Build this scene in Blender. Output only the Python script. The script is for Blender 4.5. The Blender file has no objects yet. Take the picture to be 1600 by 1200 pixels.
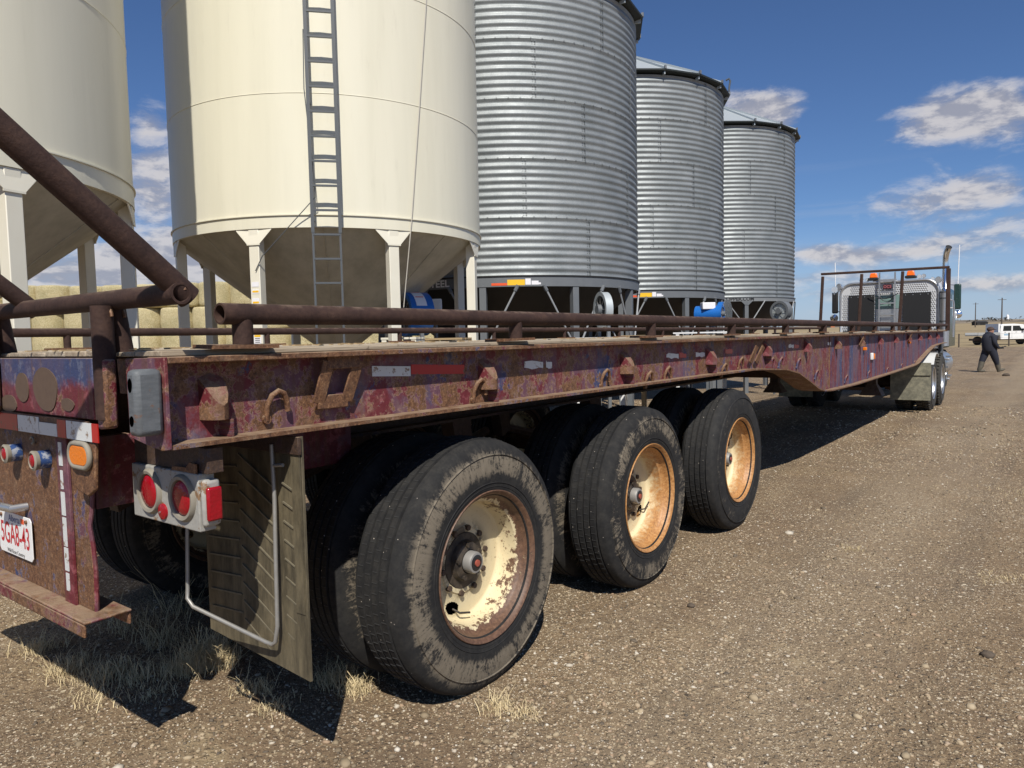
import bpy, math, random, numpy as np
from mathutils import Vector, Matrix, Euler
random.seed(7); RNG = np.random.default_rng(11)
scene = bpy.context.scene
COL = scene.collection
PI = math.pi
R_ = math.radians

# ------------------------------------------------------------------ camera
FPX = 1122.85; YAW = .645095; PITCH = -.0634145; ROLL = -.0212128
CAM = np.array([1.8085, -2.2399, 1.4329])
_f = np.array([-math.sin(YAW)*math.cos(PITCH), math.cos(YAW)*math.cos(PITCH), math.sin(PITCH)])
_r0 = np.array([math.cos(YAW), math.sin(YAW), 0.]); _u0 = np.cross(_r0, _f)
_c, _s = math.cos(ROLL), math.sin(ROLL)
RR = np.array([_c*_r0+_s*_u0, -_s*_r0+_c*_u0, _f])
cam_d = bpy.data.cameras.new('camera'); cam = bpy.data.objects.new('camera', cam_d); COL.objects.link(cam)
M3 = Matrix([[RR[0][i], RR[1][i], -RR[2][i]] for i in range(3)])
cam.matrix_world = Matrix.Translation(Vector(CAM)) @ M3.to_4x4()
cam_d.sensor_width = 36; cam_d.lens = FPX/1600*36; cam_d.clip_start = .05; cam_d.clip_end = 9000
scene.camera = cam
def at(px, py, axis, val):
    """point of the real plane axis=val that the photograph shows at px,py"""
    d = np.array([(px-800)/FPX, -(py-600)/FPX, 1.]) @ RR
    return Vector(CAM + (val-CAM[axis])/d[axis]*d)
def azel(px, py):
    d = np.array([(px-800)/FPX, -(py-600)/FPX, 1.]) @ RR; d /= np.linalg.norm(d)
    return math.atan2(d[0], d[1]), math.asin(d[2])

# ------------------------------------------------------------------ light
SUN = Vector((.61, -.66, 1.0)).normalized()
sun_el = math.asin(SUN.z); sun_az = math.atan2(SUN.x, SUN.y)
sl = bpy.data.lights.new('sun', 'SUN'); sl.energy = 4.9; sl.angle = R_(.53); sl.color = (1., .95, .87)
so = bpy.data.objects.new('sun', sl); COL.objects.link(so)
so.rotation_euler = SUN.to_track_quat('Z', 'Y').to_euler(); so.location = (20, -20, 40)
scene.view_settings.view_transform = 'Standard'
scene.view_settings.look = 'None'; scene.view_settings.gamma = 1; scene.view_settings.exposure = .10
scene.view_settings.use_curve_mapping = False

class NT:
    """tiny node-tree writer"""
    def __init__(s, tree): s.t = tree; s.n = tree.nodes; s.l = tree.links
    def new(s, kind, **kw):
        nd = s.n.new(kind)
        for k, v in kw.items(): setattr(nd, k, v)
        return nd
    def put(s, sock, v):
        if v is None: return
        if hasattr(v, 'is_output') or isinstance(v, bpy.types.NodeSocket): s.l.new(v, sock)
        else:
            if hasattr(sock.default_value, '__len__') and not hasattr(v, '__len__'): v = (v,)*len(sock.default_value)
            if hasattr(sock.default_value, '__len__') and len(sock.default_value) == 4 and len(v) == 3: v = (*v, 1)
            sock.default_value = v
    def math(s, op, a, b=None, c=None, clamp=False):
        nd = s.new('ShaderNodeMath', operation=op, use_clamp=clamp)
        for i, v in enumerate((a, b, c)):
            if v is not None: s.put(nd.inputs[i], v)
        return nd.outputs[0]
    def vm(s, op, a, b=None):
        nd = s.new('ShaderNodeVectorMath', operation=op); s.put(nd.inputs[0], a)
        if b is not None: s.put(nd.inputs[1], b)
        return nd.outputs['Value'] if op in ('DOT_PRODUCT', 'LENGTH') else nd.outputs[0]
    def noise(s, vec, scale, detail=5, rough=.55, dist=0, col=False):
        nd = s.new('ShaderNodeTexNoise'); s.put(nd.inputs['Vector'], vec)
        nd.inputs['Scale'].default_value = scale; nd.inputs['Detail'].default_value = detail
        nd.inputs['Roughness'].default_value = rough; nd.inputs['Distortion'].default_value = dist
        return nd.outputs['Color' if col else 'Fac']
    def voro(s, vec, scale, feature='F1', out='Distance'):
        nd = s.new('ShaderNodeTexVoronoi', feature=feature); s.put(nd.inputs['Vector'], vec)
        nd.inputs['Scale'].default_value = scale
        return nd.outputs[out]
    def ss(s, x, a, b):
        nd = s.new('ShaderNodeMapRange', interpolation_type='SMOOTHSTEP'); s.put(nd.inputs[0], x)
        s.put(nd.inputs[1], a); s.put(nd.inputs[2], b); return nd.outputs[0]
    def mix(s, fac, a, b, mode='MIX'):
        nd = s.new('ShaderNodeMix', data_type='RGBA', blend_type=mode, clamp_factor=True)
        s.put(nd.inputs[0], fac); s.put(nd.inputs[6], a); s.put(nd.inputs[7], b); return nd.outputs[2]
    def sep(s, v):
        nd = s.new('ShaderNodeSeparateXYZ'); s.put(nd.inputs[0], v); return nd.outputs
    def comb(s, x, y, z):
        nd = s.new('ShaderNodeCombineXYZ')
        for i, v in enumerate((x, y, z)): s.put(nd.inputs[i], v)
        return nd.outputs[0]
    def ramp(s, fac, stops):
        nd = s.new('ShaderNodeValToRGB'); e = nd.color_ramp.elements
        while len(e) < len(stops): e.new(.5)
        for el, (p, c) in zip(e, stops): el.position = p; el.color = (*c, 1) if len(c) == 3 else c
        s.put(nd.inputs[0], fac); return nd.outputs[0]
    def bump(s, h, strength=.3, dist=.01, normal=None):
        nd = s.new('ShaderNodeBump'); s.put(nd.inputs['Height'], h)
        nd.inputs['Strength'].default_value = strength; nd.inputs['Distance'].default_value = dist
        if normal is not None: s.l.new(normal, nd.inputs['Normal'])
        return nd.outputs[0]

world = bpy.data.worlds.new('World'); scene.world = world; world.use_nodes = True
w = NT(world.node_tree); w.n.clear()
sky = w.new('ShaderNodeTexSky', sky_type='NISHITA'); sky.sun_disc = False
sky.sun_elevation = sun_el; sky.sun_rotation = sun_az; sky.altitude = 800
sky.air_density = 1.0; sky.dust_density = .35; sky.ozone_density = 1.6
gen = w.new('ShaderNodeTexCoord').outputs['Generated']
dx, dy, dz = w.sep(gen)
az = w.math('ARCTAN2', dx, dy); el = w.math('ARCSINE', dz)
zc = w.math('ADD', w.math('MAXIMUM', dz, 0.0), .09)
flat = w.comb(w.math('DIVIDE', dx, zc), w.math('DIVIDE', dy, zc), 0.)
# warp so that cloud edges billow
wv = w.comb(w.math('MULTIPLY', az, 1.0), w.math('MULTIPLY', el, 2.3), 0.)
fine = w.noise(wv, 15., 9, .62, .25)
mid = w.noise(wv, 3.1, 6, .55)
body = w.math('ADD', w.math('MULTIPLY', fine, .62), w.math('MULTIPLY', mid, .5))
dens = w.math('MULTIPLY', w.math('SUBTRACT', w.noise(w.vm('ADD', wv, (3.7, 1.2, 0)), 1.9, 4, .5), .56), .8)
# more cloud towards the horizon, everywhere
low = w.math('MULTIPLY', w.ss(el, .11, .01), .10)
dens = w.math('SUBTRACT', w.math('ADD', dens, low), w.math('MULTIPLY', w.ss(el, .10, .40), .16))
BLOBS = [(1465, 180, 105, 40, .40), (1560, 180, 85, 40, .36), (1505, 305, 100, 26, .42), (1195, 168, 62, 36, .62), (1560, 370, 105, 21, .27),
         (1395, 398, 66, 14, .27), (1285, 396, 44, 14, .30), (1555, 442, 95, 14, .28), (1380, 452, 90, 9, .18), (1300, 432, 60, 9, .20), (235, 185, 52, 42, .40), (235, 290, 60, 46, .44), (300, 410, 75, 38, .42),
         (120, 425, 120, 34, .30), (1440, 8, 60, 14, .22)]
for bx_, by_, sx_, sy_, amp in BLOBS:
    a0, e0 = azel(bx_, by_); kx = FPX/sx_*.92; ky = FPX/sy_*.92
    u = w.math('MULTIPLY', w.math('SUBTRACT', az, a0), kx); v = w.math('MULTIPLY', w.math('SUBTRACT', el, e0), ky)
    g = w.math('ADD', w.math('MULTIPLY', u, u), w.math('MULTIPLY', v, v))
    g = w.math('MULTIPLY', w.math('EXPONENT', w.math('MULTIPLY', g, -.8)), amp*1.25)
    dens = w.math('ADD', dens, g)
tot = w.math('ADD', body, dens)
mask = w.math('MULTIPLY', w.ss(tot, .76, 1.06), w.ss(dz, -.01, .02))
core = w.ss(tot, .80, 1.12)
# lit from high on the right: tops bright, undersides grey
shade = w.noise(w.vm('ADD', wv, (-.008, -.022, 0)), 15., 9, .62, .25)
lit = w.ss(w.math('SUBTRACT', fine, shade), -.09, .10)
ccol = w.mix(lit, (4.4, 4.6, 5.6), (10.5, 10.0, 9.8))
ccol = w.mix(w.math('MULTIPLY', core, .35), ccol, (5.8, 5.8, 6.6))
# high thin streaks
streak = w.noise(w.vm('MULTIPLY', wv, (1.2, 9., 1)), 2.2, 6, .6)
smask = w.math('MULTIPLY', w.math('MULTIPLY', w.ss(streak, .5, .78), w.ss(el, .26, .05)), .38)
skb = w.mix(1., sky.outputs[0], (.70, .91, 1.24), 'MULTIPLY')
skb = w.mix(w.math('MULTIPLY', w.ss(el, .16, -.02), .62), skb, (6.0, 7.2, 9.8))
skc = w.mix(smask, skb, (6.6, 7.2, 8.6))
skc = w.mix(w.math('MULTIPLY', mask, .90), skc, ccol)
bg = w.new('ShaderNodeBackground'); w.put(bg.inputs[0], skc); bg.inputs[1].default_value = .066
wo = w.new('ShaderNodeOutputWorld'); w.l.new(bg.outputs[0], wo.inputs[0])

# ------------------------------------------------------------------ materials
MATS = {}
def mat(name, base, rough=.8, metal=0., bump=None, spec=None, **kw):
    """base(nt, coord) -> colour socket or tuple ; bump(nt, coord) -> (height, strength, distance)"""
    if name in MATS: return MATS[name]
    m = bpy.data.materials.new(name); m.use_nodes = True; nt = NT(m.node_tree)
    b = nt.n['Principled BSDF']
    co = nt.new('ShaderNodeTexCoord').outputs['Object']
    rnd = nt.new('ShaderNodeObjectInfo').outputs['Random']
    ro = nt.vm('ADD', co, nt.comb(nt.math('MULTIPLY', rnd, 37.), nt.math('MULTIPLY', rnd, 91.), nt.math('MULTIPLY', rnd, 17.)))
    nt.co = co; nt.ro = ro; nt.rnd = rnd
    nt.put(b.inputs['Base Color'], base(nt) if callable(base) else base)
    nt.put(b.inputs['Roughness'], rough(nt) if callable(rough) else rough)
    nt.put(b.inputs['Metallic'], metal(nt) if callable(metal) else metal)
    if spec is not None: b.inputs['Specular IOR Level'].default_value = spec
    if bump:
        h, st, di = bump(nt); nt.l.new(nt.bump(h, st, di), b.inputs['Normal'])
    for k, v in kw.items(): nt.put(b.inputs[k], v)
    MATS[name] = m; return m
def up(nt):   # how much a face looks up: dust settles there
    g = nt.new('ShaderNodeNewGeometry'); return nt.sep(g.outputs['Normal'])[2]

def worn(redness, blueness, rustness, dust=.5, streaks=False, dark=.0, fade=.55, band=None):
    """several coats (red over blue over primer) chipped through to rust, with sharp flaked edges"""
    def f(nt):
        co = nt.co
        co2 = nt.vm('MULTIPLY', co, (1, 1.5, .25) if streaks else (1, 1, .8))
        fine = nt.noise(co, 60., 6, .72); sp = nt.noise(co, 190., 3, .6)
        wob = nt.vm('SCALE', nt.vm('SUBTRACT', nt.noise(co, 22., 5, .7, col=True), (.5, .5, .5))); wob.node.inputs['Scale'].default_value = .05
        cw = nt.vm('ADD', co2, wob)
        big = nt.noise(cw, 3.0, 6, .62, .5); med = nt.noise(nt.vm('ADD', cw, (5, 3, 1)), 7.5, 9, .70, .3); sm = nt.noise(nt.vm('ADD', co, (2, 8, 4)), 24., 7, .72)
        red = nt.mix(fine, (.165, .016, .024), (.085, .013, .018)); red = nt.mix(nt.math('MULTIPLY', nt.ss(sm, .52, .60), .7), red, (.27, .075, .085))
        blue = nt.mix(fine, (.028, .045, .14), (.040, .050, .10)); blue = nt.mix(nt.math('MULTIPLY', nt.ss(sm, .53, .60), .7), blue, (.12, .14, .21))
        t0 = .5+.16*redness-.16*blueness
        c = nt.mix(nt.ss(big, t0-.012, t0+.012), red, blue)
        if band: c = nt.mix(nt.ss(nt.math('ADD', nt.sep(co)[2], nt.math('MULTIPLY', nt.math('SUBTRACT', med, .5), .14)), band-.018, band+.018), red, blue)
        mauve = nt.noise(nt.vm('ADD', cw, (9, 9, 9)), 5., 7, .65)
        c = nt.mix(nt.math('MULTIPLY', nt.ss(mauve, .46, .54), fade), c, nt.mix(sm, (.085, .045, .075), (.17, .10, .13)))
        rust = nt.ramp(nt.math('ADD', nt.math('MULTIPLY', fine, .6), nt.math('MULTIPLY', sp, .4)),
                       [(.28, (.030, .015, .010)), (.42, (.080, .036, .018)), (.54, (.17, .080, .036)), (.64, (.30, .17, .085)), (.76, (.42, .30, .18))])
        rm = nt.math('ADD', nt.math('MULTIPLY', med, .62), nt.math('MULTIPLY', sm, .40)); th = .63-.30*rustness
        # pale flaked rim round every chipped patch
        rimm = nt.math('MULTIPLY', nt.ss(rm, th-.022, th-.006), .55)
        c = nt.mix(rimm, c, (.36, .25, .19))
        c = nt.mix(nt.ss(rm, th-.006, th+.006), c, rust)
        # runs of rust below chips
        run = nt.noise(nt.vm('MULTIPLY', co, (16, 16, 1.2)), 1.6, 6, .6)
        c = nt.mix(nt.math('MULTIPLY', nt.ss(run, .54, .64), .45), c, (.115, .055, .028))
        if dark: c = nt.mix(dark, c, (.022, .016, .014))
        chips = nt.math('MULTIPLY', nt.ss(nt.noise(co, 30., 8, .78), .665, .685), .75)
        c = nt.mix(chips, c, (.42, .37, .32))
        du = nt.math('MULTIPLY', nt.ss(up(nt), .2, .95), nt.ss(nt.noise(co, 14., 6, .6), .25, .6))
        d2 = nt.math('MULTIPLY', nt.ss(nt.noise(co, 11., 8, .75), .48, .70), .42*dust)
        return nt.mix(nt.math('ADD', nt.math('MULTIPLY', du, .8), d2, clamp=True), c, nt.mix(sm, (.20, .135, .085), (.36, .26, .17)))
    return f
def worn_bump(nt):
    h = nt.math('ADD', nt.math('MULTIPLY', nt.noise(nt.co, 45., 8, .7), .6), nt.math('MULTIPLY', nt.noise(nt.co, 12., 5, .6), .6))
    return h, .8, .007
def mworn(name, *a, rough=.72, **k): return mat(name, worn(*a, **k), lambda nt: nt.math('ADD', .45, nt.math('MULTIPLY', nt.noise(nt.co, 20., 5), .45)), 0, worn_bump)
TRIM = mworn('worn trailer paint', .9, .35, .31, dust=.75, fade=.7)
TRIMF = mworn('streaked trailer paint', .5, .45, .05, dust=.4, streaks=True, fade=.85)
REARP = mworn('rear cross member paint', .3, .95, .05, dust=.25, fade=.25, band=-.68+2.)
PLATEP = mworn('rusty tail plate', .3, .8, .60, dust=.6)
MAROON = mworn('maroon paint', 2., -2., .0, dust=.35)
RUSTY = mworn('rusty steel', .3, .2, 1.2, dust=.5)
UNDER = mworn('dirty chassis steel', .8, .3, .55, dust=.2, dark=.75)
def pipec(nt):
    fine = nt.noise(nt.co, 70., 6, .7); big = nt.noise(nt.co, 6., 6, .6, .5)
    c = nt.ramp(nt.math('ADD', nt.math('MULTIPLY', fine, .5), nt.math('MULTIPLY', big, .5)),
                [(.3, (.024, .013, .011)), (.48, (.043, .023, .018)), (.62, (.066, .036, .026)), (.75, (.13, .078, .052))])
    scr = nt.ss(nt.noise(nt.vm('MULTIPLY', nt.co, (3, 1, 3)), 38., 6, .75, 1.2), .73, .76)
    c = nt.mix(nt.math('MULTIPLY', scr, .8), c, (.42, .37, .31))
    du = nt.math('MULTIPLY', nt.ss(up(nt), .5, 1.), nt.ss(nt.noise(nt.co, 22., 6), .4, .62))
    return nt.mix(nt.math('MULTIPLY', du, .45), c, (.24, .17, .12))
PIPE = mat('brown rusty pipe', pipec, .78, 0, lambda nt: (nt.noise(nt.co, 80., 8, .75), .6, .004), .3)
def woodc(nt):
    c2 = nt.vm('MULTIPLY', nt.ro, (14, .5, 14)); g = nt.noise(c2, 3., 8, .65, .3); b = nt.noise(nt.ro, 2.2, 6, .6)
    c = nt.ramp(g, [(.3, (.14, .105, .075)), (.5, (.33, .275, .20)), (.7, (.50, .43, .33))])
    c = nt.mix(nt.math('MULTIPLY', nt.ss(b, .45, .7), .6), c, (.36, .28, .19))
    return nt.mix(nt.math('MULTIPLY', nt.ss(nt.noise(nt.co, 30., 6, .7), .62, .68), .7), c, (.10, .075, .055))
WOOD = mat('weathered deck wood', woodc, .9, 0, lambda nt: (nt.noise(nt.vm('MULTIPLY', nt.ro, (14, .6, 14)), 4., 8, .7), .6, .008))
def tyrec(nt, muddy=1.):
    x, y, z = nt.sep(nt.co); r = nt.math('SQRT', nt.math('ADD', nt.math('MULTIPLY', y, y), nt.math('MULTIPLY', z, z)))
    ang = nt.math('ARCTAN2', y, z)
    n1 = nt.noise(nt.vm('ADD', nt.ro, (0, 0, 0)), 7., 7, .72, .7)
    rad = nt.noise(nt.comb(nt.math('MULTIPLY', nt.math('SINE', ang), 26.), nt.math('MULTIPLY', nt.math('COSINE', ang), 26.), nt.math('MULTIPLY', r, 16.)), 1.0, 7, .75, .5)
    fine = nt.noise(nt.ro, 95., 5, .7)
    band = nt.math('MULTIPLY', nt.ss(r, .345, .395), nt.ss(r, .500, .445))
    m = nt.math('ADD', nt.math('ADD', nt.math('MULTIPLY', n1, .42), nt.math('MULTIPLY', rad, .38)), nt.math('MULTIPLY', fine, .22))
    lo = .615-.085*muddy
    m = nt.math('MULTIPLY', nt.ss(nt.math('ADD', m, nt.math('MULTIPLY', band, .10)), lo, lo+.085), nt.math('ADD', nt.math('MULTIPLY', band, .92), .04))
    rub = nt.mix(fine, (.009, .009, .010), (.026, .026, .026))
    dusty = nt.mix(nt.math('MULTIPLY', nt.ss(nt.noise(nt.ro, 20., 6, .7), .35, .8), .28), rub, (.085, .078, .066))
    c = nt.mix(m, dusty, nt.mix(rad, (.10, .083, .06), (.26, .22, .165)))
    pits = nt.math('MULTIPLY', nt.ss(nt.voro(nt.ro, 34.), .10, .075), nt.math('MULTIPLY', nt.ss(r, .505, .512), nt.ss(nt.noise(nt.ro, 13., 2), .48, .55)))
    return nt.mix(pits, c, (.45, .40, .34))
tb = lambda nt: (nt.math('ADD', nt.noise(nt.ro, 60., 7, .7), nt.math('MULTIPLY', nt.noise(nt.ro, 9., 5), .5)), .35, .004)
TYRE1 = mat('muddy rubber', lambda nt: tyrec(nt, .9), .88, 0, tb, .25)
TYRE2 = mat('dusty rubber', lambda nt: tyrec(nt, .35), .85, 0, tb, .25)
TYRE3 = mat('dull rubber', lambda nt: tyrec(nt, -.3), .8, 0, tb, .3)
def rimc(nt, rust, lo):
    x, y, z = nt.sep(nt.co); r = nt.math('SQRT', nt.math('ADD', nt.math('MULTIPLY', y, y), nt.math('MULTIPLY', z, z)))
    n = nt.noise(nt.ro, 15., 8, .72, .3); f = nt.noise(nt.ro, 70., 6, .72); big = nt.noise(nt.ro, 4., 3, .5)
    cream = nt.mix(big, (.72, .62, .40), (.60, .50, .30)); cream = nt.mix(nt.ss(f, .55, .8), cream, (.44, .32, .16))
    orange = nt.ramp(f, [(.3, (.22, .10, .035)), (.5, (.42, .20, .065)), (.7, (.55, .32, .13))])
    brown = nt.ramp(f, [(.3, (.065, .035, .022)), (.55, (.14, .075, .045)), (.75, (.24, .14, .085))])
    rc = nt.mix(lo, brown, orange)
    edge = nt.math('ADD', nt.math('MULTIPLY', nt.ss(r, .243, .258), rust), nt.math('MULTIPLY', nt.ss(r, .262, .280), .12))
    n3 = nt.noise(nt.ro, 34., 8, .75)
    m = nt.math('ADD', nt.math('ADD', nt.math('MULTIPLY', n, .35), nt.math('MULTIPLY', n3, .45)), nt.math('ADD', nt.math('MULTIPLY', f, .2), edge))
    c = nt.mix(nt.ss(m, .575 if lo < .5 else .585, .605 if lo < .5 else .82), cream, rc)
    stain = nt.math('MULTIPLY', nt.ss(r, .20, .11), nt.ss(nt.noise(nt.ro, 10., 6, .7), .40, .56))
    return nt.mix(stain, c, (.045, .032, .022))
rb = lambda nt: (nt.noise(nt.ro, 40., 8, .7), .4, .004)
RIM1 = mat('cream rim paint with brown rust', lambda nt: rimc(nt, .085, 0.), .55, 0, rb)
RIM2 = mat('cream rim paint with orange rust', lambda nt: rimc(nt, .30, 1.), .5, 0, rb)
HUB = mat('greasy hub metal', lambda nt: nt.mix(nt.ss(nt.noise(nt.ro, 25., 6), .4, .6), (.07, .055, .04), (.025, .020, .016)), .55, .1)
HUBC = mat('oil cap window', (.02, .02, .022), .25)
HUBR = mat('faded red oil plug', (.35, .08, .05), .6)
GALVD = lambda nt: nt.ramp(nt.math('ADD', nt.math('MULTIPLY', nt.noise(nt.ro, 2., 4), .5), nt.math('MULTIPLY', nt.noise(nt.ro, 60., 3), .5)),
                           [(.3, (.18, .20, .205)), (.5, (.25, .27, .275)), (.7, (.33, .35, .355))])
GALV = mat('galvanized corrugated steel', GALVD, lambda nt: nt.math('ADD', .44, nt.math('MULTIPLY', nt.noise(nt.ro, 5., 5), .26)), .48, lambda nt: (nt.noise(nt.ro, 2.5, 4), .25, .02))
GALVF = mat('galvanized sheet', (.46, .50, .51), .5, .35)
GRAPH = mat('graphite painted steel', lambda nt: nt.mix(nt.noise(nt.ro, 7., 6), (.115, .125, .135), (.155, .165, .175)), .5)
BLACKP = mat('black hopper paint', lambda nt: nt.mix(nt.noise(nt.ro, 7., 6), (.012, .012, .013), (.022, .021, .02)), .6)
def creamc(nt):
    z = nt.sep(nt.co)[2]
    st = nt.noise(nt.vm('MULTIPLY', nt.co, (5, 5, .35)), 1., 6, .6)
    c = nt.mix(nt.ss(st, .3, .8), (.72, .688, .55), (.67, .64, .505))
    return nt.mix(nt.math('MULTIPLY', nt.ss(nt.noise(nt.vm('MULTIPLY', nt.co, (9, 9, 1.3)), 1.3, 8, .7), .55, .80), .22), c, (.42, .38, .28))
CREAM = mat('cream bin paint', creamc, .38, 0, lambda nt: (nt.noise(nt.vm('MULTIPLY', nt.co, (1, 1, .5)), 1.6, 3), .12, .02))
CREAML = mat('cream leg paint', lambda nt: nt.mix(nt.noise(nt.ro, 5., 6), (.74, .71, .60), (.66, .62, .50)), .45)
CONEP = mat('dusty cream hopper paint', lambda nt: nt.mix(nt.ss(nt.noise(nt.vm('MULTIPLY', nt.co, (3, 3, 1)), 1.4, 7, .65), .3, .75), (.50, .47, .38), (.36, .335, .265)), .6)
LADM = mat('dark grey ladder paint', (.075, .083, .09), .5)
BOLT = mat('bolt heads', (.22, .23, .23), .5, .6)
WHITE = mat('white paint', lambda nt: nt.mix(nt.noise(nt.ro, 3., 6), (.80, .80, .79), (.70, .70, .68)), .35)
CHROME = mat('polished steel', (.82, .83, .85), .12, 1.)
ALU = mat('dull aluminium', lambda nt: nt.mix(nt.noise(nt.ro, 20., 5), (.62, .63, .64), (.5, .5, .5)), .35, .85)
BLACK = mat('black vinyl', (.012, .012, .013), .6)
DARKG = mat('dark green cab paint', (.02, .045, .038), .25)
GLASS = mat('tinted window glass', (.012, .017, .02), .06, 0, None, .8)
AMBER = mat('amber lens', (.75, .19, .005), .25, 0, lambda nt: (nt.voro(nt.co, 160.), .5, .002))
AMBER_B = mat('orange beacon lens', (.9, .16, .01), .25)
REDL = mat('red lens', lambda nt: nt.mix(nt.noise(nt.co, 25., 4), (.36, .005, .012), (.22, .004, .010)), .18, 0, lambda nt: (nt.voro(nt.co, 120.), .35, .002))
RUBR = mat('dusty rubber grommet', lambda nt: nt.mix(nt.noise(nt.co, 40., 6), (.20, .18, .145), (.30, .27, .21)), .8)
BLUEH = mat('scratched blue housing', lambda nt: nt.mix(nt.ss(nt.noise(nt.co, 55., 7, .7), .5, .58), (.03, .07, .20), (.30, .32, .36)), .5)
LBOX = mat('dirty white lamp box paint', lambda nt: nt.mix(nt.ss(nt.noise(nt.co, 18., 8, .7), .56, .62), nt.mix(nt.noise(nt.co, 60., 6), (.40, .39, .35), (.27, .26, .235)), (.20, .115, .055)), .6, 0, rb)
TAPEW = mat('white reflective tape', lambda nt: nt.mix(nt.ss(nt.noise(nt.co, 35., 7, .7), .57, .63), (.62, .64, .63), (.26, .19, .14)), .35, 0, lambda nt: (nt.voro(nt.co, 130.), .2, .001))
TAPER = mat('red reflective tape', lambda nt: nt.mix(nt.ss(nt.noise(nt.co, 35., 7, .7), .58, .64), (.42, .015, .012), (.17, .07, .045)), .35)
FLAP = mat('dusty black mudflap', lambda nt: nt.mix(nt.ss(nt.noise(nt.vm('MULTIPLY', nt.co, (5, 5, 1.3)), 3.5, 8, .7), .3, .72), (.042, .034, .019), (.165, .135, .080)), .75, 0, lambda nt: (nt.noise(nt.co, 30., 7), .25, .004))
FLAPR = mat('worn rubber rib', lambda nt: nt.mix(nt.noise(nt.co, 30., 6), (.09, .078, .050), (.21, .18, .12)), .75)
ROD = mat('grey galvanised rod', lambda nt: nt.mix(nt.noise(nt.co, 30., 6), (.40, .39, .36), (.26, .25, .23)), .5, .5)
GREYB = mat('grey cast bumper block', lambda nt: nt.mix(nt.ss(nt.noise(nt.co, 14., 8, .75), .56, .62), nt.mix(nt.noise(nt.vm('MULTIPLY', nt.co, (1, 1, 5)), 30., 8, .7), (.05, .058, .062), (.17, .18, .19)), (.16, .085, .05)), .6, 0, rb)
PLATE = mat('licence plate white', (.78, .78, .76), .4)
INKR = mat('red ink', (.50, .02, .03), .5)
INKB = mat('blue ink', (.03, .06, .25), .5)
INKK = mat('black ink', (.02, .02, .02), .5)
LETW = mat('faded white lettering', (.85, .85, .85), .5)
YEL = mat('yellow sticker', (.80, .48, .015), .5)
ORG = mat('orange sticker', (.72, .09, .02), .5)
STW = mat('white sticker', (.75, .74, .76), .5)
BLUE = mat('blue fan paint', lambda nt: nt.mix(nt.noise(nt.ro, 6., 5), (.008, .14, .50), (.012, .11, .38)), .35)
def strawc(nt):
    f = nt.noise(nt.vm('MULTIPLY', nt.ro, (1, 1, 1)), 26., 7, .75); s_ = nt.noise(nt.vm('MULTIPLY', nt.ro, (1, 1, 7)), 2.2, 7, .6); b = nt.noise(nt.ro, 1.1, 4)
    c = nt.ramp(f, [(.32, (.28, .20, .08)), (.44, (.64, .53, .27)), (.54, (.78, .68, .40)), (.66, (.90, .82, .56))])
    c = nt.mix(nt.math('MULTIPLY', nt.ss(s_, .45, .65), .5), c, (.60, .50, .26))
    return nt.mix(nt.math('MULTIPLY', nt.ss(b, .45, .7), .4), c, (.34, .31, .15))
STRAW = mat('baled straw', strawc, .95, 0, lambda nt: (nt.noise(nt.vm('MULTIPLY', nt.ro, (1, 1, 2.5)), 14., 8, .8), 1., .12))
GRASSM = mat('dry straw coloured grass', lambda nt: nt.mix(nt.noise(nt.co, 60., 3), (.82, .69, .42), (.45, .34, .18)), .9)
DIRTC = mat('clump of dark soil', lambda nt: nt.mix(nt.noise(nt.co, 60., 5), (.06, .045, .035), (.13, .10, .07)), .95)
NAVY = mat('navy work coveralls', lambda nt: nt.mix(nt.noise(nt.co, 30., 6), (.010, .012, .022), (.020, .022, .034)), .85)
BOOT = mat('muddy rubber boots', lambda nt: nt.mix(nt.noise(nt.co, 14., 6), (.055, .055, .042), (.14, .12, .09)), .7)
SKIN = mat('skin', (.42, .22, .15), .6)
CAPM = mat('brown patterned cap', lambda nt: nt.mix(nt.ss(nt.noise(nt.co, 40., 3), .48, .54), (.10, .055, .04), (.03, .025, .022)), .85)
POLEM = mat('weathered pole wood', (.085, .068, .055), .9)
WIREM = mat('fence wire', (.10, .095, .09), .6, .5)
TREEM = mat('far bare trees', lambda nt: nt.mix(nt.noise(nt.co, .2, 5), (.055, .055, .04), (.10, .085, .065)), .95)
PALLETM = mat('pallet wood', lambda nt: nt.mix(nt.noise(nt.ro, 9., 6), (.42, .31, .17), (.30, .21, .11)), .9)

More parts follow.
